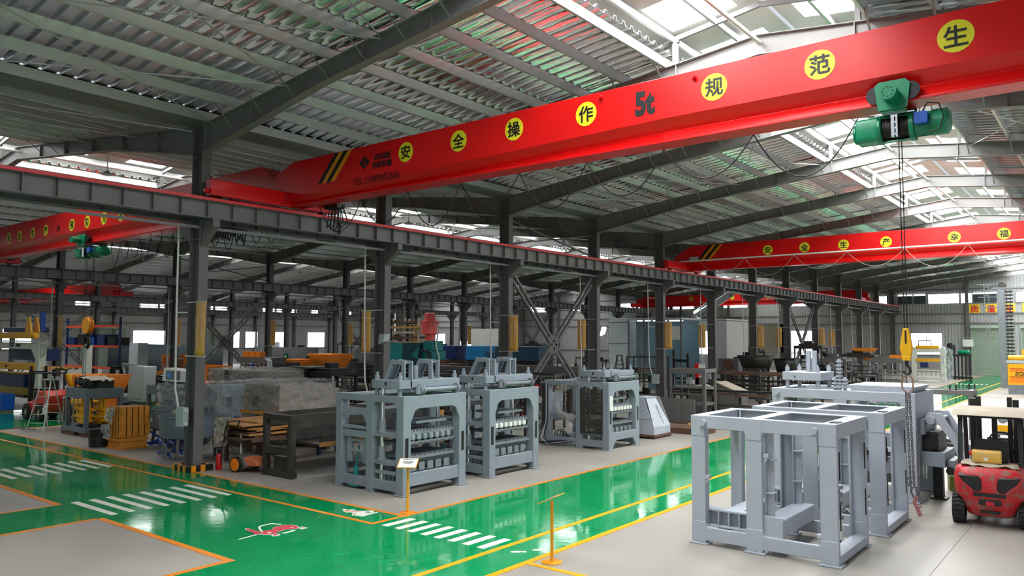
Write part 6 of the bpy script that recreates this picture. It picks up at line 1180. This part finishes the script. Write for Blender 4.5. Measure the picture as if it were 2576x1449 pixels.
# grey portal frame and castings on the floor behind the forklift
r = thing('portal_frame', 'dark grey portal frame standing on the floor behind the bare frames', 'frame', (-6.3, 32.6, 0)); m = MB()
for x in (0, 1.7): 
    for y in (0, .9): m.box(x, x + .16, y, y + .14, 0, 1.75)
m.box(0, 1.86, 0, .16, 1.6, 1.78); m.box(0, 1.86, .9, 1.04, 1.6, 1.78); m.box(1.7, 1.86, 0, 1.0, .85, 1.0); m.box(1.7, 1.86, 0, 1.0, 1.6, 1.78); m.build('frame', STEEL, r, bev=.01); P('eyelets', BSTEEL, r, (1.1, 1.15, .05, .1, 1.78, 1.98), (1.3, 1.35, .05, .1, 1.78, 1.98), (1.6, 1.65, .9, .95, 1.78, 1.98), (1.78, 1.83, .9, .95, 1.78, 1.98))
rnd = random.Random(99)
for i in range(14):
    x, y = -5.4 + .55 * (i % 7), 26.0 + 2.1 * (i // 7) + .5 * (i % 3); h = .25 + .3 * rnd.random(); q = thing('machine_casting', '%s casting in the %s row of loose machine parts beyond the forklift' % (ORD[i % 7], ('near', 'far')[i // 7]), 'machine part', (x, y, 0), rnd.uniform(-.5, .5), 'loose castings on the floor')
    if i % 3 == 0: MB().lathe([(0, 0), (.25, 0), (.25, h * .5), (.14, h * .6), (.14, h), (0, h)], n=18).build('casting', CHROME if i % 2 else MGD, q)
    elif i % 3 == 1: P('casting', MGD, q, (-.3, .3, -.2, .2, 0, h * .6), (-.2, .2, -.12, .12, h * .6, h), bev=.02)
    else: P('casting', DSTEEL, q, (-.4, .4, -.06, .06, 0, h), (-.4, -.3, -.25, .25, 0, .1), (.3, .4, -.25, .25, 0, .1), bev=.01)
r = thing('roller_table', 'low roller table with yellow rail seen through the forklift cab', 'table', (-3.6, 30.2, 0)); P('yellow_rail', YMACH, r, (0, 2.2, 0, .1, .62, .82)); P('frame', STEEL, r, (0, 2.2, 0, 1.4, .5, .6)); legs4(r, STEEL, 0, 2.2, 0, 1.4, .5)
for i in range(4): MB().cyl((.3 + .5 * i, .15, 1.0), (.3 + .5 * i, 1.3, 1.0), .14, 12).build('roller', CHROME, r)
r = thing('barrier_post', 'slim dark post on a flat foot near the right edge beyond the forklift', 'post', (-3.05, 36.0, 0)); MB().cyl((0, 0, 0), (0, 0, 2.2), .05, 8).build('post', RUST, r); P('foot', RUST, r, (-.3, .3, -.05, .05, 0, .03), (-.05, .05, -.3, .3, 0, .03))
r = thing('steel_pole', 'long steel pole lying on the concrete at the right beyond the castings', 'pole', (-5.5, 45.0, .06)); MB().cyl((0, 0, 0), (5, 3.5, 0), .06, 8).build('pole', DSTEEL, r)
r = thing('wooden_pallet', 'orange wooden pallet on the floor seen through the front bare frame', 'pallet', (-14.3, 29.6, 0), .2); P('deck', WOOD, r, *[(.16 * i, .16 * i + .12, 0, 1.0, .1, .13) for i in range(7)]); P('bearer', WOOD, r, (0, 1.1, 0, .1, 0, .1), (0, 1.1, .45, .55, 0, .1), (0, 1.1, .9, 1.0, 0, .1))
r = thing('pallet_of_plates', 'rusty plate pallet behind the sloped chute', 'pallet', (-14.6, 27.4, 0)); P('plates', RUST, r, (0, 2.0, 0, 1.2, 0, .22))
for j, x in enumerate((-12.95,)): 
    if j == 0: q = thing('notice_board', 'small white notice on the wind post left of the shutter', 'board', (x, 93.11, 3.0)); P('board', WHITEP, q, (-.5, .5, 0, .05, 0, .75)); P('bracket', LGREY, q, (-.5, .5, 0, .04, .9, .96))
r = thing('floor_cable', 'thin black cable lying across the far green lane', 'cable', (-12.0, 60.0, .015)); MB().tube([(-6, -1, 0), (-2, 2.0, 0), (0, 1.0, 0), (2, -.5, 0)], .02, 5).build('cable', BLACK, r)
